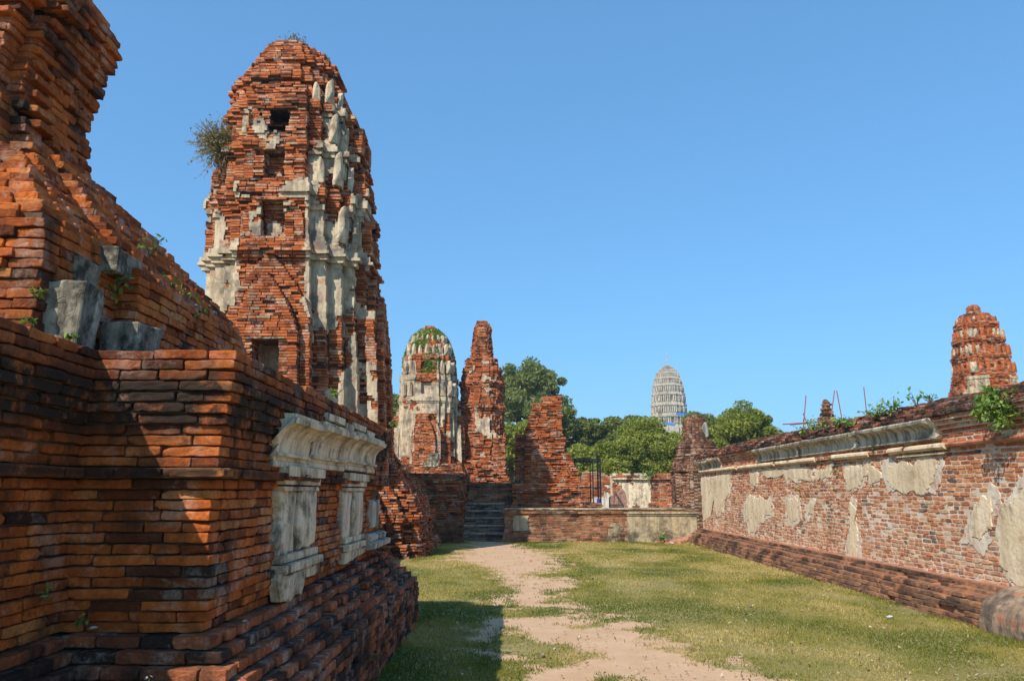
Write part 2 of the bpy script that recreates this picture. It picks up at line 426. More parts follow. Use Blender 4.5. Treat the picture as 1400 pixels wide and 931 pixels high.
# ------------------------------------------------------------------ ground, path, grass
PX = lambda pts: np.array([gnd(520 + x / 2.5, 720 + y / 2.5) for x, y in pts])
PATH = [PX([(300, 46), (420, 46), (500, 75), (560, 85), (610, 105), (600, 125), (650, 135), (560, 150), (500, 157), (530, 185), (640, 170), (680, 180), (640, 200), (590, 215), (545, 235), (560, 250), (640, 262), (720, 275), (735, 285), (700, 292), (640, 285), (590, 272), (500, 267), (430, 265), (410, 235), (430, 225), (460, 210), (470, 190), (440, 180), (400, 170), (390, 150), (350, 130), (270, 115), (265, 95), (300, 80)]),
        PX([(250, 340), (330, 330), (400, 313), (460, 306), (660, 303), (720, 325), (700, 345), (800, 350), (775, 325), (820, 310), (890, 313), (920, 335), (900, 350), (940, 370), (1000, 390), (1040, 420), (1100, 445), (1200, 470), (1250, 495), (1350, 520), (1500, 640), (1900, 1500), (700, 1500), (860, 540), (820, 515), (760, 503), (690, 500), (600, 512), (500, 515), (480, 490), (520, 470), (600, 460), (680, 440), (700, 430), (670, 400), (600, 395), (540, 390), (480, 375), (440, 352), (390, 350), (350, 377), (300, 387), (290, 370)]),
        PX([(270, 420), (350, 425), (420, 436), (460, 470), (380, 462), (290, 445)])]
def sdf(x, y, poly):
    """signed distance, positive inside"""
    n = len(poly); d = np.full(x.shape, 1e9); ins = np.zeros(x.shape, bool)
    for i in range(n):
        a = poly[i]; b = poly[(i + 1) % n]; e = b - a
        t = np.clip(((x - a[0]) * e[0] + (y - a[1]) * e[1]) / (e @ e + 1e-12), 0, 1)
        d = np.minimum(d, np.hypot(x - a[0] - t * e[0], y - a[1] - t * e[1]))
        c = ((a[1] > y) != (b[1] > y)) & (x < (b[0] - a[0]) * (y - a[1]) / (b[1] - a[1] + 1e-12) + a[0]); ins ^= c
    return np.where(ins, d, -d)
def bare(x, y):
    q = P3(x, y, 0)
    xx = x + (vn(q * 2.2, 1) - .5) * .5; yy = y + (vn(q * 2.2, 2) - .5) * .9
    s = np.full(x.shape, -9.0)
    for p in PATH: s = np.maximum(s, sdf(xx, yy, p))
    s = s / (.05 + .02 * np.clip(y, 0, 30)) + .40
    return np.clip(.5 + s * .35 + (fbm(q * 5, 4, 3) - .5) * .9, 0, 1)
def gz(x, y): return .035 * (fbm(P3(x * .45, y * .45, 0), 8, 3) - .5)

def axis(bps):
    out = []
    for (a, b, s) in bps: out.append(np.arange(a, b, s))
    return np.unique(np.round(np.concatenate(out), 4))
xs = axis([(-600, -60, 60), (-60, -8, 4), (-8, -3, .5), (-3, 7, .05), (7, 12, .5), (12, 60, 4), (60, 601, 60)])
ys = axis([(-60, 0, 10), (0, 6, .5), (6, 14, .05), (14, 27.5, .1), (27.5, 34, .5), (34, 100, 6), (100, 901, 80)])
GX, GY = np.meshgrid(xs, ys, indexing='ij')
BM = bare(GX, GY); GZ = gz(GX, GY)
GV = np.stack([GX, GY, GZ - .012 * BM], -1).reshape(-1, 3)
nx_, ny_ = GX.shape; ii, jj = np.meshgrid(np.arange(nx_ - 1), np.arange(ny_ - 1), indexing='ij'); b0 = (ii * ny_ + jj).ravel()
Q = np.stack([b0, b0 + ny_, b0 + ny_ + 1, b0 + 1], -1)
bc = BM.reshape(-1)[Q].mean(1) > .5
gm = NT('turf_and_dirt')
w = gm.math('ADD', gm.attr(), gm.math('MULTIPLY', gm.math('SUBTRACT', gm.noise(16, 6, .75), .5), .7))
wf = gm.ramp(w, [(.38, 0.0), (.62, 1.0)])
gr = gm.mix(gm.ramp(gm.noise(1.1, 6, .65), [(.38, 0.0), (.62, 1.0)]), (.20, .175, .045), (.36, .28, .12))
gr = gm.mix(gm.ramp(gm.noise(30, 5, .7), [(.35, 0.0), (.7, .6)]), gr, (.06, .075, .02))
di = gm.mix(gm.ramp(gm.noise(2.2, 7, .65), [(.35, 0.0), (.65, 1.0)]), (.48, .30, .17), (.56, .37, .23))
di = gm.mix(gm.ramp(gm.noise(60, 4, .7), [(.55, 0.0), (.75, .45)]), di, (.27, .19, .13))
gm.base(gm.mix(wf, gr, di)); gm.bump(gm.math('ADD', gm.noise(7, 6, .7), gm.math('MULTIPLY', gm.noise(70, 4, .7), .35)), .6, .03)
for nm, sel in (('ground', ~bc), ('path', bc)):
    g = Geo(); g.add(GV, Q[sel], BM.reshape(-1), 0); o = g.build(nm, gm.m, smooth=True); tag(o, kind='structure')

def grass():
    N = 330000; X = []; Y = []
    y = 6.2 + (RG.random(N * 2) ** 1.7) * 20.5; x = -2.4 + RG.random(N * 2) * 8.2
    keep = (np.abs(x) < y * .72 + .3); x, y = x[keep][:N], y[keep][:N]
    b = bare(x, y); keep = RG.random(len(x)) > np.maximum(b * 1.35 - .12, (fbm(P3(x * 1.1, y * .8, 9), 33, 4) - .5) * 3.2 * (x > -.9)); x, y = x[keep], y[keep]
    n = len(x); dens = fbm(P3(x * 1.5, y * 1.5, 0), 21, 3)
    hh = (.010 + .018 * RG.random(n)) * (.5 + dens) * (1 + y * .008)
    lush = np.exp(-np.abs(x - (-1.15)) * 3.2) * (y < 12); hh = hh * (1 + 1.1 * lush + 1.3 * np.exp(-np.abs(x - 5.5) * 9) + 1.0 * np.exp(-np.abs(y - 25.9) * 5))
    wd = .003 + .0008 * y * .45
    a = RG.random(n) * 6.283; l = RG.random(n) * .9 * hh; ph = RG.random(n) * 6.283
    z = gz(x, y) - .004
    V = np.stack([np.stack([x - np.cos(a) * wd, y - np.sin(a) * wd, z], -1), np.stack([x + np.cos(a) * wd, y + np.sin(a) * wd, z], -1), np.stack([x + np.cos(ph) * l, y + np.sin(ph) * l, z + hh], -1)], 1).reshape(-1, 3)
    dry = fbm(P3(x * .9, y * .55, 3), 31, 4)
    r = np.clip(.52 + (dry - .5) * 3.2 + (RG.random(n) - .5) * .45 - .5 * lush, 0, 1)
    g = Geo(); g.add(V, np.arange(n * 3).reshape(-1, 3), np.repeat(r, 3), 0)
    gm2 = leaf_mat('grass_blade', [(0, (.10, .13, .012)), (.35, (.23, .21, .03)), (.65, (.35, .28, .07)), (1, (.48, .36, .14))], .25)
    tag(g.build('grass', gm2), 'short mown grass, green and straw coloured, on both sides of the dirt path', 'grass', kind='stuff')
grass()

# ------------------------------------------------------------------ sweeps and patches
def sweep_y(G, prof, x0, y0, y1, sgn=1, seg=.12, rag=.10, noise=.012, seed=0, mat=0):
    """profile [(offset outwards, z)...] swept along Y; sgn +1 faces +X, -1 faces -X; closed behind"""
    P = list(prof) + [(-.10, prof[-1][1]), (-.10, prof[0][1])]
    m = len(P); n = max(2, int((y1 - y0) / seg)) + 1
    V = np.zeros((n, m, 3)); P = np.array(P); rr = np.random.default_rng(seed)
    r0 = rag * (rr.random(m) - .3); r1 = rag * (rr.random(m) - .3)
    for i in range(n):
        t = i / (n - 1); ya = y0 + r0; yb = y1 - r1; V[i, :, 1] = ya + (yb - ya) * t
        V[i, :, 0] = x0 + sgn * P[:, 0]; V[i, :, 2] = P[:, 1]
    d = (fbm(V.reshape(-1, 3) * np.array([6, 2.5, 6]), seed, 4) - .5).reshape(n, m) * 2 * noise; V[:, :-2, 0] += sgn * d[:, :-2]; V[:, :-2, 2] += d[:, :-2] * .6
    idx = np.arange(n * m).reshape(n, m); a = idx[:-1]; b = idx[1:]
    q = np.stack([a, b, np.roll(b, -1, 1), np.roll(a, -1, 1)], -1).reshape(-1, 4)
    if sgn < 0: q = q[:, ::-1]
    q = q[:, ::-1]
    G.add(V.reshape(-1, 3), q, .5, mat); G.add(V.reshape(-1, 3), [list(idx[0]), list(idx[-1][::-1])], .5, mat)

def patch(G, pts, mapf, th=.025, seed=0, rough=.04, sub=.06, mat=0):
    """irregular plaster patch: outline pts (s,z); mapf(s,z,d)->xyz with d the distance out of the wall"""
    pts = np.array(pts, float); out = []
    for i in range(len(pts)):
        a = pts[i]; b = pts[(i + 1) % len(pts)]; L = np.hypot(*(b - a)); k = max(1, int(L / sub))
        for j in range(k): out.append(a + (b - a) * j / k)
    out = np.array(out)
    q = np.c_[out, np.full(len(out), seed * 3.1)]
    out = out + np.c_[fbm(q * 5, seed, 3) - .5, fbm(q * 5 + 40, seed + 1, 3) - .5] * 2 * rough * 2 + np.c_[vn(q * 26, seed) - .5, vn(q * 26 + 40, seed + 1) - .5] * rough * 1.1
    c = out.mean(0); n = len(out)
    def ring(s, d): return np.array([mapf(*(c + (p - c) * s), d) for p in out])
    L = np.hypot(*(out - c).T).mean()
    R = [ring(1, -.03), ring(1 - .002 / L, th * .65), ring(1 - .012 / L, th), ring(1 - .35, th * 1.15)]
    V = np.concatenate(R + [np.array([mapf(*c, th * 1.2)])])
    i = np.arange(n); j = (i + 1) % n; Qs = []
    for k in range(3): Qs.append(np.stack([i + k * n, j + k * n, j + (k + 1) * n, i + (k + 1) * n], -1))
    G.add(V, np.concatenate(Qs), .5, mat); G.add(V, [[3 * n + int(a), 3 * n + int(b), 4 * n] for a, b in zip(i, j)], .5, mat)

def tube(G, pts, rad, n=6, mat=0, rnd=.5):
    pts = [Vector(p) for p in pts]; m = len(pts)
    rad = rad if isinstance(rad, (list, tuple)) else [rad] * m; V = []
    for i, p in enumerate(pts):
        d = (pts[min(i + 1, m - 1)] - pts[max(i - 1, 0)]).normalized()
        u = d.orthogonal().normalized() if abs(d.z) > .95 else d.cross(Vector((0, 0, 1))).normalized()
        w_ = d.cross(u)
        for k in range(n):
            a = 2 * math.pi * k / n; V.append(p + (u * math.cos(a) + w_ * math.sin(a)) * rad[i])
    q = [(i * n + k, i * n + (k + 1) % n, (i + 1) * n + (k + 1) % n, (i + 1) * n + k) for i in range(m - 1) for k in range(n)]
    V = np.array(V); G.add(V, np.array(q), rnd, mat); G.add(V, [list(range(n))[::-1], list(range((m - 1) * n, m * n))], rnd, mat)

def leaves(G, P, size, mat=0, rnd=None, up=.4, fold=True):
    """leaf quads at points P"""
    n = len(P); a = RG.normal(size=(n, 3)); a /= np.linalg.norm(a, axis=1)[:, None]
    b = RG.normal(size=(n, 3)); b[:, 2] += up; b = np.cross(a, b); b /= np.linalg.norm(b, axis=1)[:, None] + 1e-9
    s = (size * (.6 + .8 * RG.random(n)))[:, None]
    V = np.stack([P - a * s, P + b * s * .45, P + a * s, P - b * s * .45], 1).reshape(-1, 3)
    r = RG.random(n) if rnd is None else rnd
    G.add(V, np.arange(n * 4).reshape(-1, 4), np.repeat(np.clip(r, 0, 1), 4), mat)

# ------------------------------------------------------------------ LEFT BUILDING
BX, BY0, BY1 = -1.62, 4.30, 9.9
def base_off(z):
    if z > 2.30: return .115
    if z > 2.14: return .125
    if z > 2.08: return .11
    if z > 2.02: return .095
    if z > 1.96: return .075
    if z > 1.90: return .055
    if z > 1.75: return .045
    if z > 1.69: return .095
    if z > 1.63: return .03
    if z > 1.29: return 0
    if z > 1.11: return .025
    if z > 1.05: return .05
    if z > .99: return .035
    if z > .93: return .015
    if z > .87: return -.0
    return min(.44, .09 + (0.87 - z) // .06 * .066)
def left_plan(z):
    o = base_off(z); e = .0
    if z > 1.75: e = -.15
    if z < .5: o = .44
    return [(-7.5, 3.22 - o), (-2.37 + o, 3.22 - o), (-2.37 + o, BY0 - o), (BX + o, BY0 - o), (BX + o, BY1 + o + e), (-7.5, BY1 + o + e)]
LB = thing('ruined_terrace', 'long ruined brick temple base at left with stepped plinth and white stucco cornice', 'ruin', (BX - 1, 6.5, 0))
vw = lambda nx, ny: nx > -.5
def ero_near(x, y, z):
    e = .018 * (fbm(P3(x * 2.5, y * 2.5, z * 3), 5, 2) - .5) * 2
    hole = vn(P3(x * 1.3, y * 1.3, z * 1.6), 9); e = e + np.where((hole > .86) & (z > 1.3), .02, 0)
    return e + .10 * np.clip((y - 9.0), 0, 1) * fbm(P3(x * 4, y * 4, z * 4), 6, 2)
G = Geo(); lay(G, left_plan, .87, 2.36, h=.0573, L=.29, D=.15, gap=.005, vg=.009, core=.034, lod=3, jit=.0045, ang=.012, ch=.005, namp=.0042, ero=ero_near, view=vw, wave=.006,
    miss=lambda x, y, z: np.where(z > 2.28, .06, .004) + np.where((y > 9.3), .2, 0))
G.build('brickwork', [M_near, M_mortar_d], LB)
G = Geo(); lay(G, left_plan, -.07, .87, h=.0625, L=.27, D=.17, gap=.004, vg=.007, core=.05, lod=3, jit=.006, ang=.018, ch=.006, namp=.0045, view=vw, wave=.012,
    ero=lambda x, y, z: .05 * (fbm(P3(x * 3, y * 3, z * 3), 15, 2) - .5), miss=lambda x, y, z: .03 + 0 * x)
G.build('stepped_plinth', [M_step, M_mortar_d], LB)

# white stucco entablature and pilasters on the side face
cav = [(.055, 1.76), (.075, 1.765), (.075, 1.80), (.062, 1.81), (.062, 1.83), (.10, 1.835), (.10, 1.855), (.08, 1.86), (.082, 1.91), (.095, 1.96), (.13, 2.01), (.175, 2.04), (.20, 2.045), (.205, 2.085), (.18, 2.09), (.18, 2.115)]
G = Geo()
for k, (a, b) in enumerate([(5.12, 6.02), (6.04, 7.30), (7.31, 8.9)]): sweep_y(G, [(o_, z_ + .02 * k) for o_, z_ in cav], BX, a, b, 1, .1, .16 if k == 0 else .05, .005, 3 + k)
G.build('stucco_cornice', M_stucco_white, LB)
G = Geo()
for k, (a, b, z) in enumerate([(6.2, 6.42, 2.15), (6.45, 6.85, 2.16), (6.88, 7.25, 2.14), (7.3, 7.8, 2.17), (7.85, 8.35, 2.15)]):
    sweep_y(G, [(.10, z), (.165, z + .005), (.17, z + .055), (.15, z + .065)], BX, a, b, 1, .1, .05, .012, 30 + k)
G.build('stucco_cap_stone', M_stucco_white, LB)
def pilaster(y0, y1, seed, zb=.9):
    G = Geo()
    w_ = y1 - y0
    def band(z0, z1, off, e0, e1, s): sweep_y(G, [(off * .98, z0), (off, z0 + .008), (off, z1 - .008), (off * .98, z1)], BX, y0 - e0, y1 + e1, 1, .08, .03, .007, seed + s)
    band(1.705, 1.775, .11, .06, .07, 0); band(1.65, 1.70, .085, .04, .04, 1); band(1.605, 1.635, .075, .02, .02, 2)
    m = lambda s, z, d: (BX + .012 + d, s, z)
    patch(G, [(y0 - .02, 1.61), (y0 + .02, 1.4), (y0 - .04, 1.2), (y0 + .02, 1.16), (y0 + w_ * .40, 1.17), (y0 + w_ * .36, 1.4), (y0 + w_ * .43, 1.61)], m, .035, seed + 5, .022, .03)
    patch(G, [(y0 + w_ * .5, 1.61), (y0 + w_ * .46, 1.35), (y0 + w_ * .49, 1.17), (y1 + .02, 1.18), (y1 + .03, 1.4), (y1, 1.61)], m, .05, seed + 6, .018, .03)
    if zb < 1.3:
        band(1.125, 1.175, .085, .03, .04, 7); band(1.06, 1.115, .125, .06, .05, 8)
        patch(G, [(y0 - .05, 1.055), (y0 - .03, .95), (y0, zb), (y0 + w_ * .5, zb), (y0 + w_ * .62, .97), (y1 + .02, 1.0), (y1 + .05, 1.055)], lambda s, z, d: (BX + .05 + d, s, z), .05, seed + 9, .03, .03)
    return G.build('stucco_pilaster', M_stucco_white, LB)
pilaster(5.42, 6.35, 50, .88); pilaster(7.45, 8.35, 70, .97)
G = Geo(); patch(G, [(9.0, 1.5), (9.0, 1.2), (9.35, 1.18), (9.4, 1.5)], lambda s, z, d: (BX + .02 + d, s, z), .04, 3, .02)
sweep_y(G, [(.05, 1.06), (.09, 1.07), (.10, 1.12), (.06, 1.14)], BX, 8.7, 9.7, 1, .08, .05, .015, 91); sweep_y(G, [(.08, .98), (.13, .99), (.14, 1.05), (.08, 1.055)], BX, 8.65, 9.85, 1, .08, .05, .015, 92)
G.build('stucco_pilaster', M_plaster_grey, LB)

# upper tier on the terrace: stepped heap with corner pier
def upper_plan(z):
    k = z - 2.34
    p1x = -2.64 - max(0, z - 3.14) * 1.0; p1y = 4.22 + max(0, z - 3.14) * 1.1
    p2x = -2.80 - max(0, z - 3.20) * .72; p2y = 4.72 + max(0, z - 3.20) * .5
    p2x = max(p2x, p1x + .02)
    p3x = -2.47 - max(0, z - 3.02) * .85; p3y = 5.02 + max(0, z - 3.1) * .35
    far = 7.4 - max(0, z - 2.62) * .9
    p3x = max(p3x, p2x + .02)
    return [(-7.4, p1y), (p1x, p1y), (p1x, p2y), (p2x, p2y), (p2x, p3y), (p3x, p3y), (p3x, far), (-7.4, far)]
G = Geo(); lay(G, upper_plan, 2.36, 4.02, h=.0593, L=.25, D=.16, gap=.004, vg=.007, core=.06, lod=3, jit=.005, ang=.016, ch=.005, namp=.004, view=vw, wave=.012, depthj=.010,
    ero=lambda x, y, z: .05 * (fbm(P3(x * 3, y * 3, z * 3), 25, 2) - .5), miss=lambda x, y, z: np.where(z > 3.1, .10, .02))
G.build('upper_tier', [M_mass, M_mortar_d], LB)

# leaning brick mass above it
def mass_plan(z):
    t = np.interp(z, [3.6, 4.2, 4.6, 4.9, 5.2, 5.37, 5.5, 5.7, 5.95, 6.2, 6.5, 7.1], [-3.42, -3.62, -3.70, -3.68, -3.60, -3.50, -3.52, -3.60, -3.80, -4.1, -4.4, -4.9])
    return [(-7.3, 5.0), (t - .55, 5.0), (t - .55, 5.3), (t - .14, 5.3), (t - .14, 5.5), (t, 5.5), (t, 6.4), (-7.3, 6.4)]
MS = thing('brick_tower_stump', 'tall overhanging mass of rough brick cut by the upper left corner of the photo', 'ruin', (-5, 5.7, 2.36))
G = Geo(); lay(G, mass_plan, 3.5, 7.1, h=.062, L=.25, D=.2, gap=.004, vg=.006, core=.11, lod=3, jit=.006, ang=.022, ch=.006, namp=.005, view=vw, wave=.02, depthj=.022,
    ero=lambda x, y, z: .16 * (fbm(P3(x * 1.6, y * 1.6, z * 1.6), 35, 3) - .5), miss=lambda x, y, z: .04 + 0 * x)
G.build('brickwork', [M_mass, M_mortar_d], MS)

# carved stone blocks standing on the terrace
def stone(name, label, c, sx, sy, sz, ang, notch, seed):
    G = Geo(); f, g, q = lattice(_e([-.5, 0, .5]), _e([-.4, .4]), _e([-.6, -.2, .2, .6]))
    V = f * np.array([sx, sy, sz]) / 2 + g * .015
    top = np.clip(V[:, 2] / sz + .5, 0, 1)
    V[:, 0] *= 1 - notch * (1 - top) ** 1.5 ; V[:, 1] *= 1 - notch * .5 * (1 - top)
    c_, s_ = math.cos(ang), math.sin(ang); V = np.c_[V[:, 0] * c_ - V[:, 1] * s_, V[:, 0] * s_ + V[:, 1] * c_, V[:, 2]]
    V = V + np.array(c)
    V = V + np.stack([fbm(V * 9 + k * 7, seed + k, 3) - .5 for k in range(3)], -1) * .03
    G.add(V, q, .5, 0); o = G.build(name, M_stone, origin=(c[0], c[1], c[2] - sz / 2)); return tag(o, label, 'stone block', 'carved stone blocks on the terrace')
stone('stone_block', 'tallest grey carved stone block, in the recess beside the sunlit brick pier', (-2.575, 4.45, 2.575), .25, .25, .42, .08, .16, 1)
stone('stone_block', 'grey cornice stone stacked above and behind the tallest stone block', (-2.74, 4.66, 2.90), .28, .26, .20, .05, .12, 2)
stone('stone_block', 'long grey stone block lodged high in the stepped bricks', (-2.66, 4.98, 3.06), .26, .40, .17, .08, .0, 3)
stone('stone_block', 'squat pitted stone block sitting lowest, right of the tallest one', (-2.42, 4.87, 2.52), .26, .28, .24, -.1, .1, 4)

# ------------------------------------------------------------------ PRANG GENERATOR
def side_pts(c, M, Fr, a, b, layers, door):
    pts = [(c, -c), (c, -b), (M, -b), (M, -a)]
    cur = M
    L = [(Fr, a)] + [l for l in layers if l[1] > .03]
    R = L[:]
    for (r, w_) in L:
        pts += [(cur, -w_), (r, -w_)]; cur = r
    if door: n_, d_ = door; n_ = min(n_, L[-1][1] - .06); pts += [(cur, -n_), (cur - d_, -n_), (cur - d_, n_), (cur, n_)]
    for i in range(len(L) - 1, -1, -1):
        r, w_ = L[i]; prev = L[i - 1][0] if i else M
        pts += [(r, w_), (prev, w_)]
    pts += [(M, b), (c, b)]
    return pts
DIR = [((0, -1), (1, 0)), ((1, 0), (0, 1)), ((0, 1), (-1, 0)), ((-1, 0), (0, -1))]
def prang_poly(cx, cy, H, layers=((), (), (), ()), doors=(None,) * 4, ra=.42, rb=.62, rc=.80, rm=.91, rot=0):
    P = []
    for s in range(4):
        (ox, oy), (tx, ty) = DIR[s]
        for (r, t) in side_pts(rc * H, rm * H, H, ra * H, rb * H, layers[s], doors[s]):
            P.append((r * ox + t * tx, r * oy + t * ty))
    c_, s_ = math.cos(rot), math.sin(rot)
    out = [(cx + x * c_ - y * s_, cy + x * s_ + y * c_) for x, y in P]
    # drop collinear/duplicate points
    res = clean(out); return res
def ogive(z, z0, z1, w0):
    if z >= z1: return 0
    return w0 if z < z0 else w0 * (1 - ((z - z0) / (z1 - z0)) ** 1.7)

# big leaning prang
TCY = 18.0
zq = lambda z: np.floor(z / .3725 + 1e-6) * .3725 + .1862
tcx = lambda z: -5.03 - .055 * (zq(z) - 4) + np.where(np.asarray(z) > 9.4, .16 * (_T[(np.floor(np.asarray(z) / .3725).astype(int) * 37) % 65536] - .5), 0)
def tH(z):
    H = np.interp(zq(z) if z < 10.8 else np.floor(z / .186) * .186, [0, 4, 6.5, 7.0, 8, 8.9, 10.0, 10.85, 11.45, 11.95, 12.3, 12.5, 12.6], [1.84, 1.84, 1.79, 1.72, 1.70, 1.60, 1.48, 1.32, 1.14, .90, .62, .38, .2])
    for a, b, d in [(6.55, 6.68, .10), (6.68, 6.86, .19), (6.86, 6.98, .10), (7.74, 7.86, .06), (7.86, 8.0, .12), (8.0, 8.26, .18), (8.26, 8.38, .09), (9.06, 9.18, .07), (9.18, 9.42, .14), (9.42, 9.5, .05), (10.12, 10.26, .08), (10.26, 10.5, .15), (11.02, 11.24, .12)]:
        if a <= z < b: H += d
    return H
def tplan(z):
    H = tH(z); w1 = ogive(z, 5.1, 6.62, .86); w2 = ogive(z, 4.75, 6.15, .66)
    lay_f = [(H + .26, w1), (H + .46, w2)]; lay_r = [(H + .18, w1), (H + .33, w2)]
    if z > 6.6:
        wz = 0
        for a_, b_ in ((6.95, 7.9), (8.4, 9.2), (9.5, 10.25)):
            if a_ <= z < b_: wz = .62 * (1 - max(0, (z - a_) / (b_ - a_) - .62) ** 1.5 * 2.2)
        lay_f = [(H + .08, wz * 1.08)] if wz > 0 else []; lay_r = [(H + .22, wz)] if wz > 0 else []
    d = None
    if z < 4.66: d = (.27, .8)
    elif 7.02 < z < 7.82: d = (.27, .28)
    elif 8.42 < z < 9.06: d = (.23, .34)
    elif 9.60 < z < 10.14: d = (.21, .26)
    if z > 10.6: H *= .97 + .09 * _T[(int(z / .248) * 91) % 65536]
    return prang_poly(float(tcx(z)), TCY, H, (lay_f, lay_r, lay_r, lay_r), (d, d, None, d), ra=.43, rb=.60, rc=.76, rm=.885)
def tstucco(x, y, z, nx, ny):
    cx = tcx(z); u = np.abs(x - cx); v = np.abs(y - TCY); m_ = np.minimum(u, v)    # distance from the face's axis
    n = fbm(P3(x * 1.5, y * 1.5, z * 1.1), 41, 4)
    corner = m_ > .72
    n = n + .16 * (fbm(P3(x * 5, y * 5, z * 5), 43, 2) - .5)
    b = np.where((z > 5.4) & (z < 7.0) & corner, .26, 0) + np.where((z > 7.0) & (z < 8.4) & corner, .17, 0)
    b = b + np.where((z > 3) & (z < 5.4) & corner & (x > cx), .06, 0) + np.where((z > 8.4) & (z < 10.2) & corner & (x > cx), .09, 0)
    b = b + np.where((z > 7.92) & (z < 8.26) & (m_ < .8) & (y < TCY), .24, 0)
    b = b + np.where((z > 3) & (z < 4.66) & (y > TCY - 1.75) & (y < TCY) & (u < .3), .4, 0)
    b = b - np.where((m_ < .7) & (z < 7) & (np.maximum(u, v) > 1.8), .3, 0) - np.where(z > 10.4, .12, 0)
    b = b + np.where((x > cx) & corner, .05, -.02)
    return n + b > .66
TW = thing('leaning_prang', 'tallest leaning brick prang at left, with niches and patchy cream stucco', 'ruined tower', (-5.1, 18, 0))
G = Geo(); GS = Geo()
lay(G, tplan, 1.2, 12.5, h=.062, L=.27, D=.2, gap=.006, vg=.008, core=.075, lod=0, jit=.006, ang=.010, stucco=tstucco, GS=GS, sprot=.025, wave=.012, depthj=.007,
    ero=lambda x, y, z: .15 * (fbm(P3(x * 1.2, y * 1.2, z * 1.5), 45, 3) - .47), miss=lambda x, y, z: np.where(z > 10.6, .14, .04))
G.build('brickwork', [M_tower, M_mortar_d], TW); GS.build('stucco', M_stucco_tower, TW)
def slab_shape(w, hgt, th, pts=None):
    pts = pts or [(-.5, 0), (.5, 0), (.56, .12), (.47, .18), (.46, .55), (.36, .8), (.15, .95), (0, 1), (-.15, .95), (-.36, .8), (-.46, .55), (-.47, .18), (-.56, .12)]
    return [(x * w, z * hgt) for x, z in pts], th
def antefix(parent, x, y, z, w, hgt, th, ang, mat=None, name='antefix', seed=0):
    """upright leaf-shaped slab with a ridge, facing local -Y"""
    pts, th = slab_shape(w, hgt, th); n = len(pts)
    fr = [(px, -th / 2 * (.4 if abs(px) > w * .3 else 1.0), pz) for px, pz in pts]; bk = [(px, th / 2, pz) for px, pz in pts]
    V = np.array(fr + bk + [(0, -th * .62, hgt * .45)]); V[:, :2] += (fbm(V * 6 + seed, seed, 2) - .5)[:, None] * .02
    c_, s_ = math.cos(ang), math.sin(ang); V = np.c_[V[:, 0] * c_ - V[:, 1] * s_ + x, V[:, 0] * s_ + V[:, 1] * c_ + y, V[:, 2] + z]
    G = Geo(); fs = [[i, (i + 1) % n, 2 * n] for i in range(n)] + [[i, n + i, n + (i + 1) % n, (i + 1) % n][::1] for i in range(n)] + [list(range(2 * n - 1, n - 1, -1))]
    G.add(V, fs, .5, 0); return G.build(name, mat or M_stucco_tower, parent)
for (z, hg, corners) in [(7.0, .85, 'abc'), (8.38, .80, 'abcd'), (9.45, .72, 'abc'), (10.5, .6, 'abd')]:
    H = tH(z + .3); cx = tcx(z); c = H * .83; m_ = H * .93; b = H * .54
    if 'a' in corners: antefix(TW, cx + c, TCY - c, z, .21, hg, .13, math.pi / 4, seed=int(z * 3))
    if 'b' in corners: antefix(TW, cx + m_ + .02, TCY - H * .53, z, .18, hg * .8, .11, math.pi / 2, seed=int(z * 5))
    if 'c' in corners: antefix(TW, cx + c + .03, TCY - c * .86, z, .18, hg * .75, .11, math.pi / 2, seed=int(z * 7))
    if 'd' in corners: antefix(TW, cx + b + .1, TCY - m_ - .02, z, .18, hg * .75, .11, 0, seed=int(z * 9))
    antefix(TW, cx + m_ + .02, TCY + H * .53, z, .18, hg * .8, .11, math.pi / 2, seed=int(z * 11))
# niche lintels
for z, w_ in ((4.69, .42), (7.85, .36), (9.09, .40), (10.17, .36)):
    r = tH(z - .3) + (.46 if z < 5 else 0)
    G = Geo(); boxes(G, [(tcx(z), TCY - r + .04, z, w_, .07, .016, 0)], 0, .006, .01); G.build('lintel', M_stone, TW)
TW.scale = (1.17,) * 3; TW.location = (-5.967, 21.06, -.272)      # the whole tower, set back behind the terrace
def on_tower(p): return tuple(Vector(TW.location) + (Vector(p) - Vector((-5.1, 18, 0))) * 1.17)

# stepped ruin at the foot of the leaning prang
def foot_plan(z):
    o = 0 if z > 2.0 else min(.9, (2.0 - z) * .42) if z > 1.25 else .32 + (1.25 - z) * .14 + (.12 if z < .3 else 0) + (.08 if .85 < z < 1.1 else 0)
    up = max(0, z - 1.5) * .55
    X = -2.75 + o - up; Y0 = 20.3 - o + up * 1.2
    return [(-8.5, Y0 - .6), (X - .75, Y0 - .6), (X - .75, Y0 - .2), (X - .38, Y0 - .2), (X - .38, Y0 + .25), (X, Y0 + .25), (X, 21.9), (X - .3, 21.9), (X - .3, 22.6), (X - .05, 22.6), (X - .05, 24.2 + o - up), (-8.5, 24.2 + o - up)]
FT = thing('stepped_ruin', 'low stepped brick ruin with upright redents, just past the end of the left terrace', 'ruin', (-4, 22, 0))
G = Geo(); lay(G, foot_plan, -.06, 2.9, h=.064, L=.27, D=.2, gap=.008, vg=.010, core=.11, lod=0, jit=.012, ang=.03, wave=.025, depthj=.03,
    ero=lambda x, y, z: .14 * (fbm(P3(x * 2.2, y * 2.2, z * 2.5), 55, 3) - .5), miss=lambda x, y, z: .06 + .1 * (z > 2))
G.build('brickwork', [M_ruin, M_mortar_d], FT)
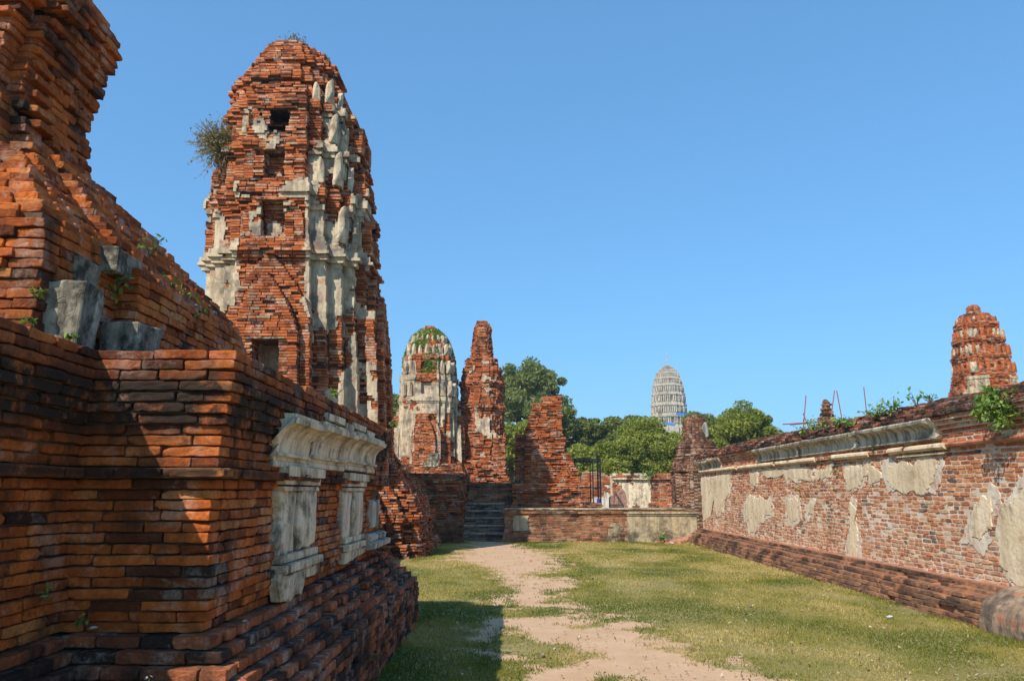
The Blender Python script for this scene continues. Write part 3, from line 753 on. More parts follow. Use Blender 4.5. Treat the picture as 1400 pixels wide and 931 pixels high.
# platform carrying the tall prang
PF = thing('prang_platform', 'broad brick platform under the leaning prang, mostly behind the left terrace', 'platform', (-6, 20, 0))
G = Geo(); lay(G, lambda z: rect(-10.2 + z * .2, 16.2 + z * .3, -3.6 - z * .12, 23.6), -.06, 2.1, h=.066, L=.3, D=.2, gap=.008, vg=.01, core=.05, lod=0, jit=.01, ang=.02, back=False, depthj=.02)
G.build('brickwork', [M_ruin, M_mortar_d], PF)

# ------------------------------------------------------------------ RIGHT WALL
WX = 6.05; WY0, WY1 = 3.0, 25.4
def wtop(y): return 2.62 + .0 * y
RW = thing('boundary_wall', 'long high brick wall on the right, with patchy tan plaster and a moulded cornice', 'wall', (WX + .3, 14, 0))
def wplan(z):
    o = 0
    if z > 2.56: o = .14
    elif z > 2.50: o = .10
    elif z > 2.44: o = .06
    elif z > 2.25: o = .02
    elif z > 2.19: o = .06
    return rect(WX - o, WY0, WX + .75 + o, WY1)
G = Geo(); lay(G, wplan, .38, 2.63, h=.0608, L=.20, D=.11, gap=.008, vg=.016, core=.008, lod=2, jit=.004, ang=.010, ch=.004, namp=.002, view=lambda a, b: a < -.5 or b > .5, wave=.03, depthj=.006,
    ero=lambda x, y, z: .010 * np.clip(fbm(P3(x * 1.3, y * 1.3, z * 1.5), 65, 3) - .5, 0, 1) * 2 + .006 * (fbm(P3(x, y * 2, z * 5), 66, 2) - .5), miss=lambda x, y, z: .008 + 0 * x)
G.build('brickwork', [M_wall, M_mortar_l], RW)
# coping mound
def cop_plan(z):
    t = (z - 2.62) / .34; e = .16 - .62 * t ** 1.6
    return rect(WX - e, WY0, WX + .75 + e, WY1 - .3 - t * 2.5)
G = Geo()
rows = []
for k in range(6):
    z = 2.655 + k * .052; x_in = [-.17, -.15, -.08, .02, .14, .27][k]
    y = WY0
    while y < WY1:
        w_ = .2 + .14 * random.random(); hk = 1.12 + .75 * (vn(P3(0, y * .35, 5), 3)) + (.5 if 8 < y < 13.5 else 0) - (.35 if y > 20 else 0) - (.5 if y > 23.3 else 0)
        if k * .2 < hk and random.random() > .05:
            xx = WX + x_in + .03 * (random.random() - .5)
            rows.append((xx + .1 + (.02 if k % 2 else 0), y + w_ / 2, z + .01 * (random.random() - .5), w_ / 2 - .006, .11, .026, -math.pi / 2))
            if k > 1: rows.append((xx + .33, y + w_ / 2 + .05, z, w_ / 2 - .004, .12, .026, -math.pi / 2))
        y += w_
boxes(G, rows, 2, .016, .06, .010, .009)
# earth fill behind the coping bricks
n = 160; yy = np.linspace(WY0, WY1, n); V = []
for y in yy:
    hk = .93 + .1 * vn(P3(0, y * .8, 1), 2) - .12 * (y > 21) + (.1 if 8 < y < 13.5 else 0)
    for (dx, z) in ((-.09, 2.60), (-.07, 2.68), (0, 2.75), (.12, 2.82), (.28, 2.89), (.45, 2.91), (.65, 2.84), (.85, 2.60)):
        V.append((WX + dx + .03 * (vn(P3(dx * 9, y * 4, z), 6) - .5), y, 2.60 + (z - 2.60) * hk + .03 * (vn(P3(dx * 6, y * 3, 0), 7) - .5)))
idx = np.arange(n * 8).reshape(n, 8); q = np.stack([idx[:-1, :-1], idx[1:, :-1], idx[1:, 1:], idx[:-1, 1:]], -1).reshape(-1, 4)
G.add(np.array(V), q[:, ::-1], .3, 1)
G.build('coping', [M_coping, mortar_mat('coping_soil', (.05, .04, .03), (.16, .08, .05), 6)], RW)
# cavetto cornice in plaster
cavw = [(.03, 2.33), (.075, 2.335), (.08, 2.36), (.06, 2.37), (.062, 2.43), (.075, 2.48), (.11, 2.525), (.165, 2.55), (.20, 2.553), (.215, 2.59), (.19, 2.595), (.19, 2.615)]
G = Geo()
for k, (a, b) in enumerate([(11.0, 13.6), (13.63, 16.4), (16.42, 19.2), (22.6, 23.9), (23.95, 25.3)]):
    sweep_y(G, [(o_ + [.015, 0, .01, -.01, 0][k], z_ - [0, .005, .015, .06, .10][k]) for o_, z_ in cavw], WX, a, b, -1, .1, .14, .005, 100 + k)
G.build('plaster_cornice', M_plaster_grey, RW)
G = Geo()
for k, (a, b) in enumerate([(3, 10.85)]): sweep_y(G, [(.03, 2.20), (.075, 2.21), (.085, 2.235), (.07, 2.262), (.03, 2.268)], WX, a, b, -1, .1, .1, .012, 120 + k)
G.build('brick_string_course', plain('red_worn_moulding', (.42, .16, .09), .9, sc=5, var=.4), RW)
G = Geo()
for k, (a, b) in enumerate([(10.9, 12.0), (12.05, 12.6), (13.2, 14.8), (15.6, 18.0), (18.05, 21.0), (21.1, 25.3)]): sweep_y(G, [(.03, 2.17), (.07, 2.18), (.095, 2.21), (.09, 2.245), (.06, 2.27), (.03, 2.275)], WX, a, b, -1, .1, .12, .012, 130 + k)
sweep_y(G, [(.02, 2.115), (.05, 2.12), (.05, 2.145), (.02, 2.15)], WX, 10.9, 12.3, -1, .1, .1, .006, 150)
G.build('plaster_string_course', M_plaster_wall, RW)
def wallpt(u, v):
    b = (CV - v) / F; y = CT - b * ST; z = ST + b * CT; Y = WX / ((u - CU) / F) * y
    return (Y, EYE + z / y * Y)
patches = [
    [(1212, 637), (1240, 633), (1282, 627), (1284, 645), (1279, 660), (1270, 668), (1262, 676), (1240, 672), (1222, 668), (1210, 656)],
    [(1190, 636), (1207, 650), (1203, 660), (1189, 662)],
    [(1154, 642), (1190, 636), (1186, 650), (1178, 660), (1168, 670), (1160, 663)],
    [(1369, 700), (1385, 680), (1400, 666), (1425, 650), (1440, 850), (1400, 812), (1385, 795), (1372, 775), (1366, 735)],
    [(1334, 690), (1345, 682), (1358, 684), (1362, 695), (1352, 715), (1348, 730), (1338, 742), (1328, 730), (1330, 705)],
    [(1165, 687), (1172, 700), (1170, 712), (1174, 722), (1173, 765), (1158, 768), (1159, 745), (1163, 720)],
    [(1108, 685), (1112, 690), (1111, 703), (1105, 705), (1105, 692)],
    [(1076, 685), (1086, 680), (1092, 686), (1091, 710), (1084, 716), (1076, 705)],
    [(1019, 690), (1026, 676), (1033, 682), (1040, 680), (1046, 686), (1054, 680), (1055, 702), (1047, 706), (1044, 716), (1038, 715), (1033, 730), (1025, 728), (1024, 712), (1019, 706)],
    [(960, 655), (975, 652), (999, 647), (998, 672), (990, 686), (989, 700), (980, 703), (976, 680), (972, 706), (963, 712), (961, 690)],
    [(1040, 643), (1090, 640), (1115, 643), (1108, 655), (1086, 658), (1070, 650), (1045, 652)],
    [(1115, 645), (1140, 641), (1135, 652), (1118, 655)],
    [(1025, 646), (1038, 645), (1036, 660), (1028, 664)],
    [(1094, 755), (1105, 752), (1110, 768), (1100, 775)],
    [(1330, 805), (1345, 800), (1350, 815), (1338, 822)],
]
for k, pp in enumerate(patches):
    G = Geo(); patch(G, [wallpt(u, v) for u, v in pp], lambda s, z, d: (WX + .006 - d, s, z), .022, 200 + k, .045, .022)
    P_ = np.array([wallpt(u, v) for u, v in pp]); c_ = P_.mean(0); r_ = np.hypot(*(P_ - c_).T).mean()
    patch(G, c_ + (P_ - c_) * (1 + .11 / r_), lambda s, z, d: (WX - .001 - d * .25, s, z), .016, 260 + k, .09, .03, mat=1)
    G.build('plaster_patch', [M_plaster_wall, M_residue], RW)
# sloped plinth in front of the wall
PL = thing('wall_plinth', 'low stepped plinth running along the foot of the right wall, stained grey and orange', 'plinth', (5.7, 14, 0))
pl_prof = [(.50, .0), (.50, .14), (.46, .20), (.44, .26), (.36, .30), (.34, .35), (.24, .385), (.22, .44), (.10, .47), (.02, .50)]
G = Geo(); rows = []
for k in range(8):
    z = -.03 + k * .062; xo = [.50, .49, .47, .44, .40, .33, .24, .14][k]
    y = WY0
    while y < 25.3:
        w_ = .24 + .12 * random.random(); s = (1 if y < 14.2 else 0)
        xx = WX - xo + (.015 * (random.random() - .5)) + (.05 * (fbm(P3(0, y * 2, z * 3), 3, 2) - .5))
        if random.random() > .03: rows.append((xx + .11, y + w_ / 2, z + .01 * (random.random() - .5) + .03, w_ / 2 - .003, .11, .0295, -math.pi / 2))
        y += w_
boxes(G, rows, 2, .005, .012, .006, .0035)
prism(G, np.array(rect(WX - .40, WY0, WX + .05, 25.3)), -.05, .20, 1); prism(G, np.array(rect(WX - .27, WY0, WX + .05, 25.3)), .19, .36, 1); prism(G, np.array(rect(WX - .12, WY0, WX + .05, 25.3)), .35, .47, 1)
G.build('stepped_bricks', [M_plinth, M_terra], PL)
# rendered torus sections on the plinth
tor = [(.515, -.03), (.525, .10), (.515, .20), (.48, .29), (.41, .36), (.32, .42), (.22, .46), (.10, .49), (.03, .505)]
pm = stucco_mat('stained_render', (.26, .17, .11), (.38, .27, .18), (.08, .06, .05), .52, .75, .6, 3.2)
for k, (a, b) in enumerate([(3.1, 9.7)]):
    G = Geo(); sweep_y(G, tor, WX, a, b, -1, .05, .07, .012, 160 + k); G.build('render_coat', pm, PL, smooth=False)

# ------------------------------------------------------------------ LOW WALL, STAIRS, TERRACES BEYOND THE LAWN
LW = thing('low_wall', 'low wall across the far end of the lawn, half brick and half mouldy plaster', 'wall', (3, 26.3, 0))
def lwplan(z):
    o = 0
    if z > .90: o = .07
    elif z > .84: o = .03
    elif z < .30: o = .05
    if z < .12: o = .09
    return [(-.25 - o, 26.1 - o), (6.0, 26.1 - o), (6.0, 26.8), (-.25 - o, 26.8)]
def lst(x, y, z, nx, ny):
    n = fbm(P3(x * 1.2, y, z * 1.8), 71, 3); return (n + np.where((x > 3.75), .5, 0) + np.where((x < .55), .4 * (z > .35) * (z < .85), 0) - np.where(x < .0, .3, 0) > .72) & (z < .97)
G = Geo(); GS = Geo(); lay(G, lwplan, -.06, 1.02, h=.06, L=.27, D=.14, gap=.006, vg=.008, core=.015, lod=0, jit=.005, ang=.012, stucco=lst, GS=GS, sprot=.02, wave=.01, depthj=.008, ero=lambda x, y, z: .03 * (fbm(P3(x * 2, y, z * 3), 72, 2) - .5))
G.build('brickwork', [M_low, M_mortar_m], LW); GS.build('plaster_face', M_plaster_dark, LW)
G = Geo(); boxes(G, [(-.25 + .5 + i * .98, 26.42, 1.045, .487, .42, .028, 0) for i in range(6)], 1, .006, .004, .01); G.build('coping', M_plaster_dark, LW)
ST_ = thing('brick_staircase', 'worn dark brick steps climbing between low walls at the end of the path', 'stairs', (-.9, 26.8, 0))
for k in range(5):
    G = Geo(); z = .0 + k * .235
    lay(G, lambda zz: rect(-1.62, 26.45 + k * .34, -.26, 29.0), z - (.05 if k == 0 else 0), z + .235, h=.06, L=.27, D=.2, gap=.004, vg=.006, core=.02, lod=0, jit=.008, ang=.015, back=False)
    boxes(G, [(-1.62 + .23 + i * .453, 26.45 + k * .34 + .16, z + .235 + .012, .224, .2, .03, 0) for i in range(3)], 1, .008, .01, .012, mat=2)
    G.build('step', [M_stepd, M_mortar_d, M_stonelight], ST_)
SW = thing('short_wall', 'short dark brick parapet left of the steps', 'wall', (-2.1, 25.8, 0))
G = Geo(); lay(G, lambda z: rect(-2.9, 25.5, -1.55, 26.0), -.06, .72, h=.06, L=.26, D=.16, gap=.007, vg=.01, core=.04, lod=0, jit=.01, ang=.025, depthj=.02); G.build('brickwork', [M_plinth, M_mortar_d], SW)
TL = thing('brick_terrace', 'terrace of crumbling brick courses left of and behind the steps', 'terrace', (-3, 28, 0))
def tlplan(z):
    a = (2.25 - z) * .18; s = .9 if z > 1.92 else 0
    return [(-6.0, 26.9 - a), (-1.62 - s * .05, 26.9 - a), (-1.62 - s * .05, 31.8), (-6.0, 31.8)]
G = Geo(); lay(G, tlplan, -.06, 2.22, h=.066, L=.3, D=.22, gap=.008, vg=.011, core=.12, lod=0, jit=.012, ang=.025, back=False, wave=.03, depthj=.03,
    ero=lambda x, y, z: .16 * (fbm(P3(x * 1.5, y * 1.5, z * 3), 75, 3) - .5), miss=lambda x, y, z: .06 + .12 * (z > 2))
G.build('brickwork', [M_ruin, M_mortar_m], TL)
TR = thing('brick_terrace', 'lower terrace whose long ledges lie straight behind the top of the steps', 'terrace', (0, 30, 0))
def trplan(z):
    y0 = 28.3 if z < 1.5 else 28.9
    return rect(-1.60, y0 - (.05 if z > 1.82 else 0), .45 if z > 1.2 else 3.2, 31.5)
G = Geo(); lay(G, trplan, -.06, 1.93, h=.066, L=.4, D=.22, gap=.008, vg=.010, core=.03, lod=0, jit=.010, ang=.015, back=False, wave=.02, depthj=.02, ero=lambda x, y, z: .1 * (fbm(P3(x * 1.2, y, z * 3), 76, 3) - .5))
G.build('brickwork', [M_low, M_mortar_m], TR)

# standing fragment of wall
FR = thing('wall_fragment', 'tall standing fragment of red brick wall with a ragged stepped right edge', 'ruin', (1.2, 28.6, 0))
def frplan(z):
    if z < 1.9:
        o = .1 if z > 1.6 else (.0 if z > 1.2 else .15)
        return [(.05 - o * .4, 28.0 - o), (2.42 + o, 28.0 - o), (2.42 + o, 29.3), (.05 - o * .4, 29.3)]
    l = np.interp(z, [1.9, 3.62, 3.63, 3.8, 3.95, 4.84], [.08, .13, .40, .50, .56, .80]); r = np.interp(z, [1.9, 2.4, 2.41, 2.95, 2.96, 3.6, 3.61, 4.0, 5.1], [2.38, 2.36, 2.27, 2.12, 1.90, 1.96, 1.84, 1.80, 1.80])
    if z > 4.74: l = 1.12
    return [(l, 28.35), (l + .35, 28.35), (l + .35, 28.2), (r, 28.2), (r, 29.05), (l, 29.05)]
G = Geo(); lay(G, frplan, -.06, 5.02, h=.0625, L=.29, D=.22, gap=.008, vg=.010, core=.10, lod=0, jit=.012, ang=.025, wave=.02, depthj=.035,
    ero=lambda x, y, z: .10 * (fbm(P3(x * 1.6, y * 1.6, z * 2.2), 85, 3) - .5), miss=lambda x, y, z: .03 + .05 * (z < 1.9))
G.build('brickwork', [M_far, M_mortar_m], FR)

# ------------------------------------------------------------------ PRANG 2 (stuccoed) and 3 (eroded spire)
def build_prang(T, cx, cy, zs, Hs, stories, stz, seed, bonus, h=.075, L=.32, porch=None, lean=(0, 0), ero=.12, z0=1.5, missf=.04, smat=M_stucco_tower, bmat=M_far, niches=(), core=.10, aw=.42, ledge=.08):
    zk = lambda z: z0 + (np.floor((z - z0) / (h * 6) + 1e-6) + .5) * h * 6
    ctr = lambda z: (cx + lean[0] * (zk(z) - z0), cy + lean[1] * (zk(z) - z0))
    def HH(z):
        H = np.interp(zk(z) if z < zs[-1] - 1.6 else z, zs, Hs)
        for s in stories:
            if s <= z < s + .12: H += ledge * .5
            elif s + .12 <= z < s + .32: H += ledge
        return H
    def plan(z):
        H = HH(z); Lr = []
        if porch:
            w1 = ogive(z, porch[1], porch[2], porch[0]); w2 = ogive(z, porch[1] - .2, porch[2] - .4, porch[0] * .72)
            if z < porch[2]: Lr = [(H + .2, w1), (H + .4, w2)]
        d = None
        for (a, b, n_) in niches:
            if a < z < b: d = (n_, .22)
        x, y = ctr(z)
        return prang_poly(x, y, H, (Lr, Lr, Lr, Lr), (d, d, None, d), ra=aw)
    def stc(x, y, z, nx, ny):
        c0, c1 = ctr(z); u = np.abs(x - c0); v = np.abs(y - c1); m_ = np.minimum(u, v) / np.interp(z, zs, Hs)
        return fbm(P3(x * 1.3, y * 1.3, z * 1.0), seed, 4) + bonus(x - c0, y - c1, z, m_) > .66
    G = Geo(); GS = Geo()
    lay(G, plan, z0, zs[-1], h=h, L=L, D=core + .14, gap=.008, vg=.010, core=core, lod=0, jit=.010, ang=.02, stucco=stc, GS=GS, sprot=.035, depthj=.02,
        ero=lambda x, y, z: ero * (fbm(P3(x * 1.4, y * 1.4, z * 1.6), seed + 5, 3) - .47), miss=lambda x, y, z: missf + 0 * x)
    G.build('brickwork', [bmat, M_mortar_m], T)
    if GS.n: GS.build('stucco', smat, T)
    return HH, ctr
T2 = thing('stuccoed_prang', 'smaller prang with cream stucco and green creepers round its top, left of the eroded spire', 'ruined tower', (-4.4, 42, 0))
x2 = at(588, 560, 42)[0]
HH2, c2 = build_prang(T2, x2, 42, [1.6, 3.0, 5.5, 6.6, 7.6, 8.6, 9.4, 9.9, 10.25, 10.5], [1.7, 1.58, 1.50, 1.50, 1.44, 1.34, 1.14, .85, .5, .22],
    [6.15, 7.35, 8.35], None, 400, lambda x, y, z, m: np.where(z > 8.3, .02, .27) - np.where((m < .38) & (z < 5.6), .35, 0) - np.where((m < .4) & (z > 7.2), .2, 0) - np.where(z < 3.4, .1, 0), porch=(.75, 4.3, 6.0), niches=((6.6, 7.25, .3), (7.75, 8.3, .3)), lean=(-.012, 0), z0=1.6)
for (z, hg) in ((6.5, .8), (7.7, .7), (8.7, .62), (9.35, .5)):
    H = HH2(z + .4); cx, cy = c2(z)
    for f_ in (-.83, -.58, .58, .83):
        antefix(T2, cx + f_ * H, cy - H * (.95 if abs(f_) < .7 else .86), z, .26, hg, .2, 0 if abs(f_) < .7 else math.copysign(.7, f_), seed=int(z * 7 + f_ * 9))
    for f_ in (-.7, -.5, 0, .5):
        antefix(T2, cx + H * .95, cy + f_ * H, z, .24, hg * .9, .2, math.pi / 2, seed=int(z * 3 + f_ * 5))
    if z > 8.5: antefix(T2, cx, cy - H - .02, z, .28, hg, .2, 0); antefix(T2, cx - .3 * H, cy - H - .02, z, .22, hg * .9, .2, 0); antefix(T2, cx + .3 * H, cy - H - .02, z, .22, hg * .9, .2, 0)
B2 = thing('brick_plinth', 'stepped brick plinth under the stuccoed prang', 'plinth', (-5, 41, 0))
G = Geo(); lay(G, lambda z: rect(x2 - 3.4 + z * .55, 38.4 + z * .6, x2 + 3.0 - z * .4, 45), -.06, 3.0, h=.08, L=.34, D=.25, gap=.01, vg=.012, core=.13, lod=0, jit=.014, ang=.03, back=False, depthj=.04, wave=.03,
    ero=lambda x, y, z: .2 * (fbm(P3(x, y, z * 2), 96, 3) - .5), miss=lambda x, y, z: .06 + 0 * x); G.build('brickwork', [M_ruin, M_mortar_m], B2)
# statue remnant in front
sx, sy, sz = at(590, 638, 38.5)
G = Geo()
f, g, q = lattice(_e([-.3, .3]), _e([0]), _e([-.4, 0, .4]))
def lump(c, s, sh=0, tp=0):
    V = f * np.array(s) / 2 + g * .03; t = V[:, 2] / s[2] + .5; V[:, 0] *= 1 - tp * t; V[:, 1] *= 1 - tp * t; V[:, 0] += sh * (t - .5); V += np.array(c); V += (np.stack([fbm(V * 7 + k, 5 + k, 2) - .5 for k in range(3)], -1)) * .08; G.add(V, q)
lump((sx, sy, sz + .10), (.75, .5, .22), 0, .15); lump((sx + .05, sy + .03, sz + .40), (.42, .3, .5), .12, -.15); lump((sx + .27, sy, sz + .34), (.12, .18, .5), .08)
tag(G.build('headless_statue', M_stone, origin=(sx, sy, sz - .02)), 'small dark headless seated statue in front of the stuccoed prang', 'statue')

T3 = thing('eroded_spire', 'narrow eroded prang reduced to a ragged brick spire, right of the stuccoed prang', 'ruined tower', (-2, 43, 0))
x3 = at(661, 560, 43)[0]
build_prang(T3, x3, 43, [1.6, 2.4, 3.4, 6.2, 7.3, 8.2, 8.8, 8.9, 9.8, 10.6, 11.0], [1.75, 1.35, 1.18, 1.20, 1.18, 1.05, .78, .62, .58, .46, .26], [5.9, 7.2], None, 430,
    lambda x, y, z, m: np.where((z < 6.1) & (z > 3.4) & (x > -.35), .17, -.08) + np.where((z > 6) & (z < 8.6) & (x > 0), .09, 0) - np.where(z > 8.7, .5, 0), ero=.62, core=.24, lean=(-.012, 0), z0=1.6, missf=.12)
T3b = thing('brick_stump', 'leaning stump of brick at the foot of the eroded spire, on its right', 'ruin', (-.6, 41.5, 0))
xb = at(684, 650, 41.5)[0]
G = Geo(); lay(G, lambda z: rect(xb - .35 + max(0, 2.4 - z) * -.9, 41.1, xb + .28 + max(0, 2.4 - z) * .25, 42), .0, 4.4, h=.075, L=.3, D=.24, gap=.01, vg=.012, core=.06, lod=0, jit=.014, ang=.03, back=False, depthj=.05); G.build('brickwork', [M_far, M_mortar_m], T3b)
B3 = thing('rubble_slope', 'slope of broken brick spreading from the foot of the eroded spire', 'rubble', (-2.2, 40, 0))
G = Geo(); lay(G, lambda z: rect(x3 - 2.4 + z * .5, 38.5 + z * .9, x3 + 2.4 - z * .45, 45), -.06, 3.2, h=.08, L=.34, D=.36, gap=.01, vg=.012, core=.26, lod=0, jit=.02, ang=.05, back=False, depthj=.08,
    ero=lambda x, y, z: .5 * (fbm(P3(x * 1.5, y * 1.5, z * 2), 98, 3) - .5), miss=lambda x, y, z: .12 + 0 * x); G.build('brickwork', [M_ruin, M_mortar_d], B3)

# right prang beyond the wall
T4 = thing('distant_brick_prang', 'squat red brick prang rising beyond the top of the right wall', 'ruined tower', (25, 41, 0))
x4 = at(1345, 480, 41)[0]
HH4, c4 = build_prang(T4, x4, 41, [2.0, 5.5, 7.2, 8.6, 9.7, 10.5, 10.95, 10.96, 11.3, 11.45], [1.62, 1.45, 1.33, 1.20, 1.04, .88, .62, .34, .30, .18],
    [7.3, 8.3, 9.25, 10.1], None, 460, lambda x, y, z, m: np.where((z < 7.5) & (m > .4), .20, -.08), porch=(.75, 6.3, 7.6), lean=(-.035, 0), z0=2.0, ero=.14)
for (z, hg) in ((7.65, .55), (8.62, .5), (9.55, .45), (10.35, .36)):
    H = HH4(z + .3); cx, cy = c4(z)
    for f_ in (-.8, -.58, -.3, 0, .3, .58, .8): antefix(T4, cx + f_ * H, cy - H * (.96 if abs(f_) < .5 else .87), z, .24, hg, .14, 0, mat=M_far if random.random() < .7 else M_stucco_tower, seed=int(z * 5 + f_ * 9))
    for f_ in (-.8, -.55, -.3, 0, .3, .6): antefix(T4, cx - H * (.99 if abs(f_) < .5 else .9), cy + f_ * H, z, .24, hg, .16, -math.pi / 2, mat=M_far if random.random() < .6 else M_stucco_tower, seed=int(z * 5 + f_ * 9))

# bell-shaped chedi
CH = thing('bell_chedi', 'small round bell-shaped brick chedi at the far end of the right wall', 'chedi', (7.2, 30, 0))
xc = at(956, 640, 30)[0]
def chp(z):
    if z < 2.35: r = 1.05; return [(xc + r * math.cos(a) * 1.0, 30.3 + r * math.sin(a)) for a in np.linspace(-math.pi, math.pi, 9)[:-1] + math.pi / 8]
    t = z - 2.35
    r = np.interp(z, [2.35, 2.6, 2.61, 2.9, 2.91, 3.2, 3.21, 3.45, 3.46, 3.52, 3.53, 4.15, 4.3, 4.42, 4.5], [1.02, .98, .92, .90, .80, .78, .72, .68, .60, .58, .50, .48, .43, .32, .18])
    r += .05 * (abs((z * 3.2) % 1 - .5) < .18) * (z < 3.5)
    return [(xc + r * math.cos(a), 30.3 + r * math.sin(a)) for a in np.linspace(-math.pi, math.pi, 25)[:-1]]
G = Geo(); lay(G, chp, 0, 4.5, h=.06, L=.2, D=.16, gap=.006, vg=.008, core=.04, lod=0, jit=.005, ang=.012, depthj=.01, ero=lambda x, y, z: .03 * (fbm(P3(x * 2, y * 2, z * 2), 88, 3) - .5), miss=lambda x, y, z: .01 + .05 * (z < 2.3))
G.build('brickwork', [M_chedi, M_mortar_m], CH)
G = Geo(); patch(G, [(-1.35, 3.95), (-1.15, 4.15), (-.8, 4.2), (-.62, 3.95), (-.65, 3.7), (-.95, 3.65), (-1.2, 3.8)], lambda s, z, d: (xc + (.51 - (z - 3.6) * .05 + d) * math.cos(s), 30.3 + (.51 - (z - 3.6) * .05 + d) * math.sin(s), z), .02, 8, .03, .08)
G.build('plaster_patch', M_plaster_grey, CH)

# walls behind the low wall
MW = thing('plastered_ruin_wall', 'old wall with streaky white plaster and an ivy tuft, beyond the low wall', 'wall', (6, 36, 0))
def mst(x, y, z, nx, ny): return fbm(P3(x * 1.5, y, z * 1.2), 501, 4) + np.where(x < 6.3, .24, np.where(x > 7.9, .3, -.1)) - .2 * (z > 2.2) > .62
mx0 = at(838, 670, 36)[0]; mx1 = at(924, 670, 36)[0]
G = Geo(); GS = Geo(); lay(G, lambda z: rect(mx0, 36 - (.12 if z > 2.12 else 0), mx1, 36.8), 0, 2.42, h=.07, L=.3, D=.18, gap=.007, vg=.009, core=.02, lod=0, jit=.008, ang=.015, stucco=mst, GS=GS, miss=lambda x, y, z: .02 + .3 * (z > 2.3))
G.build('brickwork', [M_ruin, M_mortar_l], MW); GS.build('stucco', M_stucco_white, MW)
MW2 = thing('collapsed_wall', 'crumbled reddish wall seen behind the iron cage', 'wall', (3.5, 38, 0))
ax0 = at(788, 670, 38)[0]; ax1 = at(842, 670, 38)[0]
G = Geo(); GS = Geo(); lay(G, lambda z: rect(ax0 + max(0, z - 1.9) * .5, 38, ax1 + (0 if z < 2.2 else -(z - 2.2) * 2), 38.8), 0, 2.55, h=.07, L=.3, D=.18, gap=.007, vg=.009, core=.02, lod=0, jit=.012, ang=.03, stucco=lambda x, y, z, a, b: (fbm(P3(x * 1.5, y, z * 1.2), 511, 4) > .5) & (z < 1.9), GS=GS, miss=lambda x, y, z: .03 + .3 * (z > 2.2))
G.build('brickwork', [M_ruin, M_mortar_m], MW2); GS.build('stucco', M_stucco, MW2)
# leaning slab
G = Geo(); a0 = at(834, 697, 31); sl = [(0, 0), (.62, 0), (.68, .42), (.62, .72), (.52, .86), (.28, .72), (0, .52)]
V = [(a0[0] + x, 31 + .05 * z, .85 + z) for x, z in sl] + [(a0[0] + x, 31.3 + .05 * z, .85 + z) for x, z in sl]; n = len(sl)
G.add(np.array(V), [list(range(n)), list(range(2 * n - 1, n - 1, -1))] + [[i, n + i, n + (i + 1) % n, (i + 1) % n] for i in range(n)])
tag(G.build('fallen_slab', brick_mat('dusty_slab', [(0, (.3, .17, .13)), (1, (.4, .24, .18))], .7, .58, 3), origin=(a0[0] + .3, 31, 0.85)), 'upright broken slab with a curved edge behind the low wall', 'slab')
G = Geo(); lay(G, lambda z: rect(2.2, 29.4, 6.0, 32), -.06, .86, h=.066, L=.3, D=.2, gap=.008, vg=.01, core=.03, jit=.01, back=False); tag(G.build('brick_floor_platform', [M_low, M_mortar_m]), 'low brick floor behind the low wall, carrying the iron cage', 'platform')

# iron cage
IC = thing('iron_cage', 'tall open dark iron cage of thin bars behind the low wall', 'cage', (3.0, 29.8, .86))
cx0, cx1 = at(786, 650, 29.6)[0], at(821, 650, 29.6)[0]; zt = at(800, 627, 29.6)[2]
G = Geo()
for x in (cx0, (cx0 * .3 + cx1 * .7), cx1):
    for y in (29.6, 30.6): tube(G, [(x, y, .86), (x, y, zt)], .022, 5)
G.build('post', M_iron, IC)
for z in (zt, zt - .08, 1.75):
    G = Geo()
    tube(G, [(cx0, 29.6, z), (cx1, 29.6, z)], .018, 5); tube(G, [(cx0, 30.6, z), (cx1, 30.6, z)], .018, 5)
    tube(G, [(cx0, 29.6, z), (cx0, 30.6, z)], .018, 5); tube(G, [(cx1, 29.6, z), (cx1, 30.6, z)], .018, 5)
    G.build('rail', M_iron, IC)
G = Geo()
for k in range(5):
    x = cx0 + (cx1 - cx0) * (k + .5) / 5; tube(G, [(x, 29.6, .86), (x, 29.6, 1.75)], .010, 4)
    if k % 2: tube(G, [(x, 30.6, .86), (x, 30.6, zt)], .010, 4)
for k in range(4): y = 29.6 + k * .25; tube(G, [(cx1, y, .86), (cx1, y, zt)], .010, 4)
G.build('bar', M_iron, IC)
G = Geo(); hx_, hy_, hz_ = at(819, 690, 29.4)
f, g, q = lattice(_e([0]), _e([0]), _e([0])); V = f * np.array([.06, .03, .15]) + g * .02; V += (np.stack([fbm(V * 12 + k, 3 + k, 2) - .5 for k in range(3)], -1)) * .08; G.add(V + np.array([hx_, 29.5, 1.2]), q)
tag(G.build('blue_cloth', M_cloth), 'dark blue cloth hanging on the iron cage bars', 'cloth')

